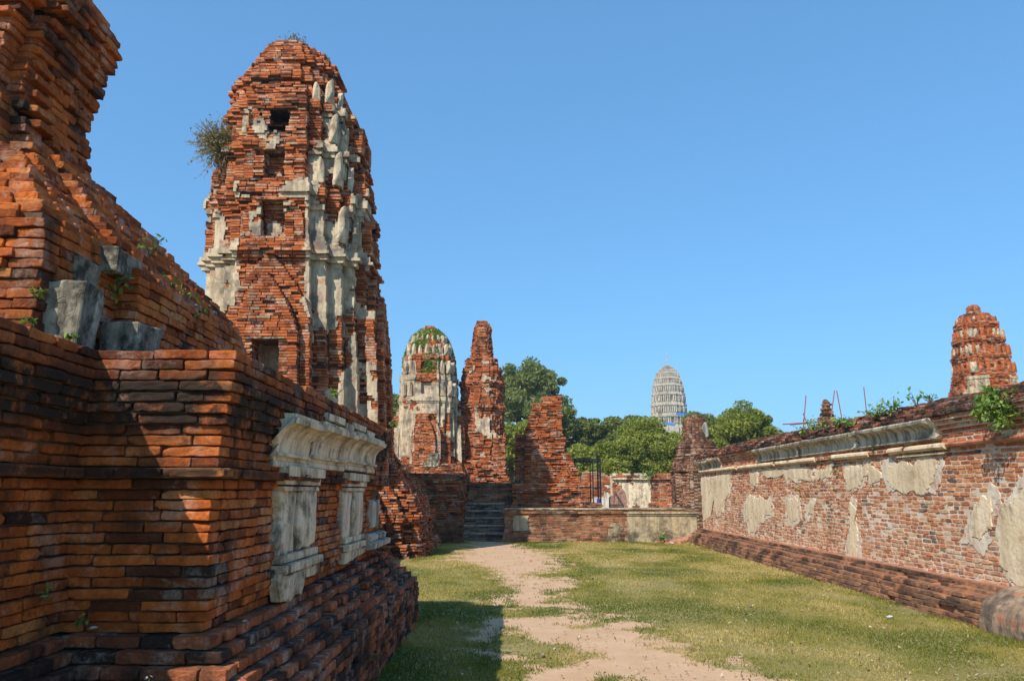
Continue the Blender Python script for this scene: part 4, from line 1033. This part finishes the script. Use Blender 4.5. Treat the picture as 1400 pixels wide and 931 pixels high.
# ------------------------------------------------------------------ far white prang
FP = thing('far_white_prang', 'tall pale many-tiered prang on the skyline above the trees', 'tower', (0, 250, 0))
fx, fy, ztop = at(912, 499, 250); zb = at(912, 590, 250)[2]
hw = 24.2 / F * 250
G = Geo(); GR = Geo(); fins = Geo()
prof = lambda t: np.interp(t, [0, .29, .47, .64, .78, .88, .95, 1], [1.02, .98, .93, .86, .74, .60, .36, .08])
ns = 7; lv = [-1.2, .07, .235, .40, .56, .69, .79, .87, .93, .97, 1.0]
for i in range(len(lv) - 1):
    t0, t1 = lv[i], lv[i + 1]
    za = zb + (ztop - zb) * t0; zc_ = zb + (ztop - zb) * t1; dh = zc_ - za
    H0 = hw * prof(max(0, t0)) * .985; H1 = hw * prof(max(0, t1))
    segs = [(0, .12, 1.0), (.12, .22, .965), (.22, .72, .90), (.72, .82, .97), (.82, 1.0, 1.03 if i < 7 else .98)]
    for a, b, s in segs:
        Hh = (H0 + (H1 - H0) * (a + b) / 2) * s
        P = np.array(prang_poly(fx, 250, Hh, ra=.3, rb=.52, rc=.72, rm=.87)); prism(G, P, za + dh * a + .01, za + dh * b, 0 if s > .93 else 1)
    if i > 0 and i < 9:
        Hh = (H0 + H1) / 2
        for s in range(4):
            (ox, oy), (tx, ty) = DIR[s]
            for tt in np.linspace(-.7, .7, 13):
                r = (1.0 if abs(tt) < .3 else .88 if abs(tt) < .52 else .74) * Hh * .975
                if abs(tt) < .1 and i % 2: continue
                w_ = .035 * Hh; x = fx + ox * r + tx * tt * Hh; y = 250 + oy * r + ty * tt * Hh
                boxes(fins, [(x, y, za + dh * .47, w_, w_ * 1.3, dh * .26, math.atan2(ty, tx))], 0, .02, 0)
G.build('tiers', [M_farstucco, plain('recess_brick', (.30, .2, .14), .9, sc=.6, var=.35)], FP)
tag(fins.build('antefixes', M_farstucco, FP), kind='stuff')
G = Geo(); tube(G, [(fx, 250, ztop - .8), (fx, 250, ztop + .3)], [.9, .3], 8); tube(G, [(fx, 250, ztop), (fx, 250, ztop + 4.2)], .09, 5); G.build('finial', M_plaster_grey, FP)
G = Geo(); tx0 = at(936, 568, 247)
for (u0, v0, w_, d_) in ((936, 568, 2.2, 1.6), (914, 580, 1.6, 1)):
    c = at(u0, v0, 234); V = [(c[0] - w_, 232, c[2] + .6), (c[0] + w_, 232, c[2] - .1), (c[0] + w_, 236, c[2] + .3), (c[0] - w_, 236, c[2] + 1.0)]; V += [(a, b, z - .6) for a, b, z in V]
    g2 = Geo(); g2.add(np.array(V), [[0, 1, 2, 3], [7, 6, 5, 4], [0, 4, 5, 1], [1, 5, 6, 2], [2, 6, 7, 3], [3, 7, 4, 0]])
    g2.add(np.array([(c[0], 234, c[2] - 20), (c[0] + .1, 234, c[2] - 20), (c[0] + .1, 234.1, c[2] - 20), (c[0], 234.1, c[2] - 20), (c[0], 234, c[2] + .3), (c[0] + .1, 234, c[2] + .3), (c[0] + .1, 234.1, c[2] + .3), (c[0], 234.1, c[2] + .3)]), [[0, 1, 5, 4], [1, 2, 6, 5], [2, 3, 7, 6], [3, 0, 4, 7]])
    tag(g2.build('blue_canopy', M_blue, origin=(c[0], 234, c[2] - 20)), 'blue canopy at the right foot of the far pale prang' if u0 > 920 else 'smaller blue canopy below the middle of the far pale prang', 'canopy')

# finial stack and red rods behind the right wall
FN = thing('stacked_finial', 'little stacked stone finial peeping over the right wall among red rods', 'finial', (0, 0, 0))
c = at(1131, 575, 26)
FN.location = (c[0], 26, 0)
G = Geo()
rows = [(c[0], 26, z + .68, w_ * .95, w_ * .95, hh, a) for z, w_, hh, a in ((1.65, .4, 1.5, 0), (3.42 - .17, .32, .10, .1), (3.42, .26, .05, .3), (3.5, .16, .08, .1), (3.62, .21, .05, .5), (3.7, .16, .04, .2), (3.78, .19, .04, .7), (3.85, .12, .04, .2), (3.91, .08, .03, .4))]
rows = [(a_, b_, c__, w_ * .72, w2 * .72, h_, an) for a_, b_, c__, w_, w2, h_, an in rows]
boxes(G, rows, 2, .03, .06, .02, .02); G.build('stacked_stones', [M_chedi], FN)
def rod(u0, v0, u1, v1, Y, label):
    a = at(u0, v0, Y); b = at(u1, v1, Y); G = Geo()
    d = Vector(a) - Vector(b); bb = Vector(b) - d * (2.2 / max(.3, abs(d.z)) if abs(d.z) > .3 else 0)
    tube(G, [a, bb], .018, 5); tag(G.build('steel_rod', M_rebar, origin=tuple(bb)), label, 'rod', 'red steel rods behind the right wall')
rod(1102, 541, 1098, 588, 25, 'red rod leaning at the far left of the rods above the wall')
rod(1141, 534, 1136, 572, 25, 'red rod just right of the finial, leaning right')
rod(1144, 534, 1151, 572, 25, 'red rod just right of the finial, leaning left')
rod(1181, 529, 1185, 565, 25, 'lone red rod standing well right of the finial')
rod(1098, 565, 1107, 588, 25, 'short red rod crossing the leftmost rod')
G = Geo(); tube(G, [at(1070, 580, 25.2), at(1130, 576, 25.2)], .02, 5); tag(G.build('horizontal_rail', M_rebar), 'thicker horizontal red rail tied across the leftmost steel rods', 'rail')
G = Geo(); tube(G, [at(1080, 581, 25.3), at(1150, 573, 25.3)], .015, 5); tag(G.build('horizontal_rail', M_rebar), 'thinner red rail running slightly uphill behind the stacked finial', 'rail')

# ------------------------------------------------------------------ TREES
def crown_points(c, rad, nclump, per, seed, flat=.75, jag=.35, csize=.3):
    r = np.random.default_rng(seed); P = []; R = []
    c = np.array(c, float); rad = np.array(rad, float)
    d = r.normal(size=(nclump, 3)); d /= np.linalg.norm(d, axis=1)[:, None]; d[:, 2] = np.where(d[:, 2] < -.55, -d[:, 2], d[:, 2])
    k = r.random((nclump, 1)) ** .5 * (.75 + jag * r.random((nclump, 1))); cc = c + d * rad * k
    cr = rad.mean() * csize * (.55 + .75 * r.random(nclump))
    for i in range(nclump):
        e = r.normal(size=(per, 3)); e /= np.linalg.norm(e, axis=1)[:, None]
        e *= (r.random((per, 1)) ** .33) * cr[i]; e[:, 2] *= flat
        P.append(cc[i] + e); R.append(np.clip(r.random(per) * .65 + r.random() * .35, 0, 1))
    return np.concatenate(P), np.concatenate(R), cc
def tree(label, c, rad, mat, ncl, per, lsize, seed, csize=.3, jag=.3, flat=.75, group='trees beyond the ruins', name='tree'):
    T = thing(name, label, 'tree', (c[0], c[1], 0), group)
    P, R, cc = crown_points(c, rad, ncl, per, seed, flat, jag, csize)
    G = Geo(); leaves(G, P, lsize, 0, R); G.build('crown', mat, T)
    G = Geo(); r0 = max(.12, min(rad) * .07); top = Vector((c[0], c[1], c[2] - rad[2] * .3)); rr = random.Random(seed)
    tube(G, [(c[0] + .3, c[1], -.1), (c[0], c[1] + .1, c[2] * .25), top], [r0 * 1.5, r0, r0 * .7], 8)
    for i in range(0, len(cc), max(1, len(cc) // 26)):
        e = Vector(cc[i]); m = top.lerp(e, .5) + Vector((rr.uniform(-.4, .4), rr.uniform(-.4, .4), rr.uniform(-.1, .5)))
        s = Vector((c[0], c[1], c[2] * (.4 + .3 * rr.random()))) if rr.random() < .5 else top
        tube(G, [s, m, e], [r0 * .55, r0 * .3, r0 * .08], 5)
    G.build('trunk', M_bark, T); return T
def TA(u, v, Y): return at(u, v, Y)
tree('tallest broad blue-green tree, right behind the eroded spire', TA(722, 556, 80), (5.0, 4.2, 4.9), L_big, 170, 230, .17, 1, .17, .22, name='broad_tree')
tree('rounded lower lobe of dark tree between the tallest tree and the wall fragment', TA(758, 590, 74), (2.6, 2.6, 3.0), L_dark, 60, 300, .18, 2, .28)
tree('dark bushy tree filling the gap between the spire and the wall fragment', TA(700, 625, 62), (2.8, 2.4, 2.8), L_vine, 60, 300, .15, 3, .28)
tree('green tree in the gap between the leaning prang and the stuccoed prang', TA(528, 588, 72), (3.2, 3, 3.4), L_dark, 70, 330, .19, 4, .25)
tree('loose olive tree with yellow leaves, just right of the wall fragment', TA(808, 615, 76), (3.4, 3, 3.6), L_dark, 110, 230, .17, 5, .20, .3)
tree('spindly olive treetop poking above the green mound, left of the far prang', TA(850, 604, 80), (3.2, 3, 3.0), L_dark, 80, 200, .17, 6, .20, .32)
tree('big rounded vine-smothered tree directly below the far pale prang', TA(893, 632, 64), (3.9, 3.4, 4.0), L_vine, 120, 420, .13, 7, .24, .15)
tree('vine-covered tree left of the rounded mound, behind the iron cage', TA(848, 645, 60), (2.5, 2.4, 3.1), L_vine, 80, 380, .13, 8, .26, .15)
tree('dense green mound to the right of the chedi', TA(1020, 618, 64), (3.9, 3.4, 4.1), L_vine, 130, 420, .13, 9, .22, .2)
tree('small feathery tree showing just behind the top of the chedi', TA(958, 596, 70), (2.2, 2, 2.2), L_big, 50, 220, .14, 10, .26, .5)
tree('vine-covered shrubby tree filling in behind the chedi', TA(950, 632, 62), (2.8, 2.6, 3.1), L_vine, 90, 380, .13, 12, .26, .15)
tree('low dark tree tucked behind the top of the right wall, rightmost of the trees', TA(1062, 622, 66), (2.3, 2.6, 2.4), L_vine, 60, 340, .13, 13, .26, .3)
tree('dark tree low down behind the collapsed wall', TA(800, 650, 64), (3.4, 2.4, 2.6), L_vine, 70, 340, .15, 14, .28, .2)
# far wood along the horizon
G = Geo()
for i in range(90):
    x = -160 + i * 3.6 + random.uniform(-1.5, 1.5); y = random.uniform(110, 135); P, R, _ = crown_points((x, y, 2.6), (3.4, 3, 2.6), 9, 60, 900 + i, csize=.5); leaves(G, P, .45, 0, R)
tag(G.build('distant_wood', L_dark), 'low band of far trees along the horizon', 'wood', kind='stuff')

# ------------------------------------------------------------------ WALL PLANTS
def weed(name, label, c, r, n, ls, mat=L_weed, group=None, stems=7, hang=0.0, cat='plant'):
    T = thing(name, label, cat, c, group); G = Geo(); S = Geo(); P = []
    for k in range(stems):
        a = random.uniform(0, 6.28); e = Vector((math.cos(a) * r[0] * random.uniform(.2, 1), math.sin(a) * r[1] * random.uniform(.2, 1), r[2] * random.uniform(.35, 1) - hang * random.random()))
        m = Vector(c) + e * .5 + Vector((0, 0, r[2] * .18)); tube(S, [c, m, Vector(c) + e], [.004 + r[2] * .008, .003 + r[2] * .005, .002], 4)
        for j in range(max(2, n // stems)): P.append(Vector(c).lerp(Vector(c) + e, random.uniform(.3, 1.05)) + Vector((random.gauss(0, .12) * r[0], random.gauss(0, .12) * r[1], random.gauss(0, .12) * r[2] + r[2] * .06)))
    leaves(G, np.array([tuple(p) for p in P]), ls, 0, None, .9); G.build('leaves', mat, T); S.build('stems', M_bark, T); return T
gw = 'weeds growing on the top of the right wall'
def wt(u, v):   # a point on the outer edge of the right coping
    b = (CV - v) / F; y = CT - b * ST; z = ST + b * CT; Y = (WX - .1) / ((u - CU) / F) * y; return (WX - .08, Y, EYE + z / y * Y)
for k, (u, v, r, n) in enumerate([(1095, 598, .22, 60), (1122, 590, .3, 110), (1147, 586, .22, 70), (1165, 590, .22, 70), (1200, 572, .26, 110), (1220, 565, .24, 90), (1252, 556, .14, 30), (1270, 553, .14, 26)]):
    weed('wall_weed', 'small green and yellow weed sprouting from the coping of the right wall', wt(u, v), (r, r * 1.4, .26), n, .035, L_weed, gw)
for u, v in ((1082, 633), (1124, 632), (1143, 632), (1147, 645), (1200, 617), (1006, 624), (990, 625), (1040, 635), (1097, 672), (1092, 785), (1110, 780), (1130, 776), (1325, 822), (1215, 797)):
    Y, z = wallpt(u, v); weed('wall_tuft', 'tiny green tuft rooted in a crack on the face of the right wall', (WX - .07, Y, z), (.06, .09, .10), 14, .028, L_weed, 'green tufts in the cracks of the right wall', 4)
p = wt(1372, 572); weed('wall_shrub', 'leafy bright green shrub hanging from the coping at the right edge', (p[0] - .10, p[1] - .1, 2.60), (.26, .46, .34), 1100, .034, L_weed, None, 30, .45)
# creepers on left terrace
for k, (u, v, Y, r, n, ls, hang, lb) in enumerate([
    (165, 385, 4.95, .10, 34, .024, .18, 'broad-leaved creeper between the two pale stone blocks on the left'),
    (205, 350, 5.3, .16, 34, .022, .05, 'sprig of green leaves on top of the stepped bricks, above the long stone'),
    (268, 425, 6.1, .35, 120, .022, .25, 'straggling creeper hanging down the side of the upper tier'),
    (240, 400, 5.8, .2, 50, .02, .2, 'loose trail of small leaves left of the hanging creeper'),
    (48, 400, 4.15, .06, 24, .02, .05, 'small fern in the joint beside the sunlit brick pier'),
    (38, 437, 4.15, .06, 24, .02, .05, 'small fern at the foot of the sunlit brick pier'),
    (97, 463, 4.3, .05, 18, .02, .02, 'green seedling below the tallest stone block')]):
    weed('creeper', lb, at(u, v, Y - .05), (r, r, r * .7 if r < .15 else .18), n, ls, L_weed, None, 6, hang)
for (u, v, X, lb) in ((535, 566, -1.5, 'tuft on the terrace cornice nearest the prang'), (548, 573, -1.5, 'tuft at the far end of the terrace cornice'), (452, 545, -1.5, 'pale tuft between the white capping stones')):
    b = (CV - v) / F; y = CT - b * ST; Y = X / ((u - CU) / F) * y; weed('ledge_weed', lb, (X + .05, min(Y, 9.6), 2.36), (.07, .09, .09), 26, .022, L_weed, None, 5)
for (x, y, z, lb) in ((-2.2, 4.2, .93, 'dark fern in the inner corner at the bottom left'), (-2.28, 3.98, 1.08, 'small fern in the corner of the left brick face'), (-1.16, 7.0, .2, 'seedling growing from the plinth side near the grass'), (-1.45, 6.6, .62, 'seedling on the stepped plinth, half way along')):
    weed('plinth_weed', lb, (x, y, z), (.05, .05, .06), 22, .016, L_weed, None, 5)
# slender flower stalk bottom left
G = Geo(); T = thing('flower_stalk', 'thin stalk with tiny white flowers in front of the lower left steps', 'plant', (-1.62, 3.72, .62))
tube(G, [(-1.62, 3.72, .62), (-1.615, 3.72, .70), (-1.625, 3.72, .78)], .002, 4); G.build('stem', L_weed, T)
G = Geo(); leaves(G, np.array([(-1.635, 3.72, .785), (-1.615, 3.72, .79), (-1.625, 3.715, .78), (-1.64, 3.72, .778)]), .009); G.build('petals', M_litter, T)

# dry bush and top grass on the leaning prang
def dry_bush(name, label, c, r, n, ls, seed, leaf=L_dry, drift=(0, 0, 0), cat='bush'):
    T = thing(name, label, cat, c); S = Geo(); P = []; rr = random.Random(seed)
    for k in range(n):
        d = Vector((rr.gauss(0, 1), rr.gauss(0, 1), rr.gauss(.35, .8))).normalized(); e = Vector((d.x * r[0], d.y * r[1], d.z * r[2])) * rr.uniform(.5, 1.1) + Vector(drift)
        m = e * .5 + Vector((rr.gauss(0, .06), rr.gauss(0, .06), .08)); tube(S, [c, Vector(c) + m, Vector(c) + e], [.012, .008, .004], 3)
        for j in range(9): P.append(Vector(c) + m.lerp(e, rr.uniform(-.3, 1.0)) + Vector((rr.gauss(0, .05), rr.gauss(0, .05), rr.gauss(0, .05))))
    S.build('twigs', plain('dry_twig', (.2, .14, .09)), T); G = Geo(); leaves(G, np.array([tuple(p) for p in P]), ls, 0); G.build('leaves', leaf, T)
c = at(303, 205, 19.8); dry_bush('dry_bush', 'dry grey-brown bush clinging to the left shoulder of the leaning prang', c, (.8, .6, 1.0), 330, .035, 3, drift=(-.15, 0, -.02))
dry_bush('dry_grass_tuft', 'tuft of dry grass on the very top of the leaning prang', on_tower((tcx(12), 17.7, 12.5)), (.4, .35, .32), 50, .03, 4, cat='plant')
for (u, v, lb) in ((448, 84, 'green sprig on the right of the top of the leaning prang'), (425, 105, 'green sprig between bricks high on the leaning prang')):
    c = at(u, v, 20.2); weed('sprig', lb, c, (.1, .1, .14), 20, .03, L_weed, None, 4)
# creepers around the stuccoed prang's top
T = thing('creeper', 'green creeper wrapped round the top of the stuccoed prang', 'plant', (x2, 42, 8.2)); G = Geo(); P = []
for k in range(9000):
    a = random.uniform(-math.pi, .3); z = random.uniform(7.7, 10.3); H = float(np.interp(z, [7.6, 8.6, 9.4, 9.9, 10.3], [1.44, 1.36, 1.16, .9, .45])) * .98
    n_ = fbm(P3(a * 2.2, z * 1.4, 0), 77, 3); ca, sa = math.cos(a), math.sin(a); k_ = 1 / max(abs(ca), abs(sa)); k_ = min(k_, 1.08)
    if n_ + .09 * (z > 8.6) + .06 * (math.cos(a) > -.2) > .52 - .07 * (z > 9.5): P.append((c2(z)[0] + ca * H * k_ + random.gauss(0, .03), 42 + sa * H * k_ * 1.0 + random.gauss(0, .03), z))
leaves(G, np.array(P), .07, 0); G.build('leaves', L_weed, T)
p = at(893 - 8, 655, 35.7); weed('ivy_tuft', 'bright green ivy tuft spilling over the plastered ruin wall', (at(886, 655, 35.9)[0], 35.85, 2.3), (.6, .3, .4), 240, .05, L_weed, None, 12, .5)
p = at(783, 628, 31); weed('yellow_green_sapling', 'yellow-green sapling beside the right edge of the wall fragment', (p[0], 31, .86), (.45, .4, 2.5), 220, .06, L_weed, None, 12)

# ------------------------------------------------------------------ rubble, litter, leaves
rr = random.Random(4)
for k in range(26):
    u = rr.uniform(0, 1); x = 4.7 + u * 1.2 + rr.gauss(0, .12); y = 25.75 + rr.uniform(-.6, .25); hgt = max(0, (u - .25)) * .3 * rr.random()
    G = Geo(); boxes(G, [(0, 0, 0, rr.uniform(.05, .12), rr.uniform(.03, .06), rr.uniform(.02, .04), rr.uniform(0, 3))], 1, .02, .3, .01)
    o = G.build('broken_brick', M_terra); o.location = (x, y, .02 + hgt + gz(np.array(x), np.array(y))); o.rotation_euler = (rr.uniform(-.4, .4), rr.uniform(-.4, .4), 0)
    tag(o, 'broken orange brick in the small rubble heap where the low wall meets the right wall', 'brick', 'broken bricks in the corner rubble heap')
G = Geo(); heap = [(4.9, 25.6), (6.0, 25.2), (6.0, 26.1), (5.0, 26.1)]; P = np.array([(a, b, 0) for a, b in heap] + [(5.85, 25.75, .3)]); G.add(P, [[0, 1, 4], [1, 2, 4], [2, 3, 4], [3, 0, 4]]); tag(G.build('dust_heap', M_terra), 'small heap of orange brick dust in the corner by the right wall', 'heap')
weed('green_weed', 'bright green weed beside the rubble heap at the foot of the low wall', (4.75, 25.75, 0), (.16, .14, .32), 40, .06, L_weed, None, 6)
def scrap(x, y, z, s, m, label, name='litter_scrap', cat='litter', seed=0):
    G = Geo(); r = np.random.default_rng(seed); n = 7; a = np.linspace(0, 6.28, n, endpoint=False)
    V = np.c_[np.cos(a) * s * (.6 + .5 * r.random(n)), np.sin(a) * s * (.4 + .4 * r.random(n)), s * .5 * r.random(n)]; V = np.concatenate([V, [[0, 0, s * .6]], [[0, 0, .0]]])
    G.add(V, [[i, (i + 1) % n, n] for i in range(n)] + [[(i + 1) % n, i, n + 1] for i in range(n)]); o = G.build(name, m); o.location = (x, y, z); return tag(o, label, cat)
g_ = gnd(1217, 846); scrap(g_[0], g_[1], .02, .05, M_litter, 'white and blue scrap of litter on the grass near the right wall', seed=1)
g_ = gnd(682, 790); scrap(g_[0], g_[1], .02, .035, M_litter, 'small white scrap at the left edge of the path', seed=2)
g_ = gnd(918, 744); scrap(g_[0], g_[1], .03, .09, M_litter, 'white scrap beside the green weed at the low wall', seed=3)
scrap(-2.05, 4.02, .94, .025, M_litter, 'crumpled clear wrapper on the ledge in the inner corner', seed=4)
scrap(-1.5, 4.6, .885, .02, M_litter, 'crumpled wrapper on the plinth ledge, right of the corner', seed=5)
G = Geo(); n = 2600; y = 6.5 + RG.random(n) ** 1.4 * 18; x = -1 + RG.random(n) * 6.4; z = gz(x, y) + .012
leaves(G, np.stack([x, y, z + .01 * RG.random(n)], -1), .02, 0, None, 3.0); tag(G.build('fallen_leaves', leaf_mat('dead_leaf', [(0, (.16, .09, .04)), (.6, (.34, .22, .10)), (1, (.5, .42, .28))], .1)), 'scattered dry leaves and straw lying on the lawn and path', 'leaves', kind='stuff')
for k in range(34):
    y = 6.8 + rr.random() ** 1.3 * 16; x = rr.uniform(-.6, 5.2); s = rr.uniform(.010, .028)
    G = Geo(); boxes(G, [(0, 0, 0, s, s * .8, s * .6, rr.uniform(0, 3))], 1, s * .5, .2, s * .4); o = G.build('pebble', M_stone if rr.random() < .5 else M_terra); o.location = (x, y, float(gz(np.array(x), np.array(y))) + s * .3)
    tag(o, 'small pebble lying on the lawn or path', 'pebble', 'pebbles on the lawn and path')

# ------------------------------------------------------------------ air
hz = bpy.data.materials.new('air'); hz.use_nodes = True; ht = hz.node_tree; ht.nodes.clear()
ho = ht.nodes.new('ShaderNodeOutputMaterial'); hv = ht.nodes.new('ShaderNodeVolumePrincipled'); hv.inputs['Color'].default_value = (.92, .96, 1, 1); hv.inputs['Density'].default_value = .0005; hv.inputs['Anisotropy'].default_value = .3
ht.links.new(hv.outputs[0], ho.inputs['Volume'])
G = Geo(); boxes(G, [(0, 420, 24, 620, 500, 26, 0)], 0, 0, 0); tag(G.build('haze', hz), kind='stuff')
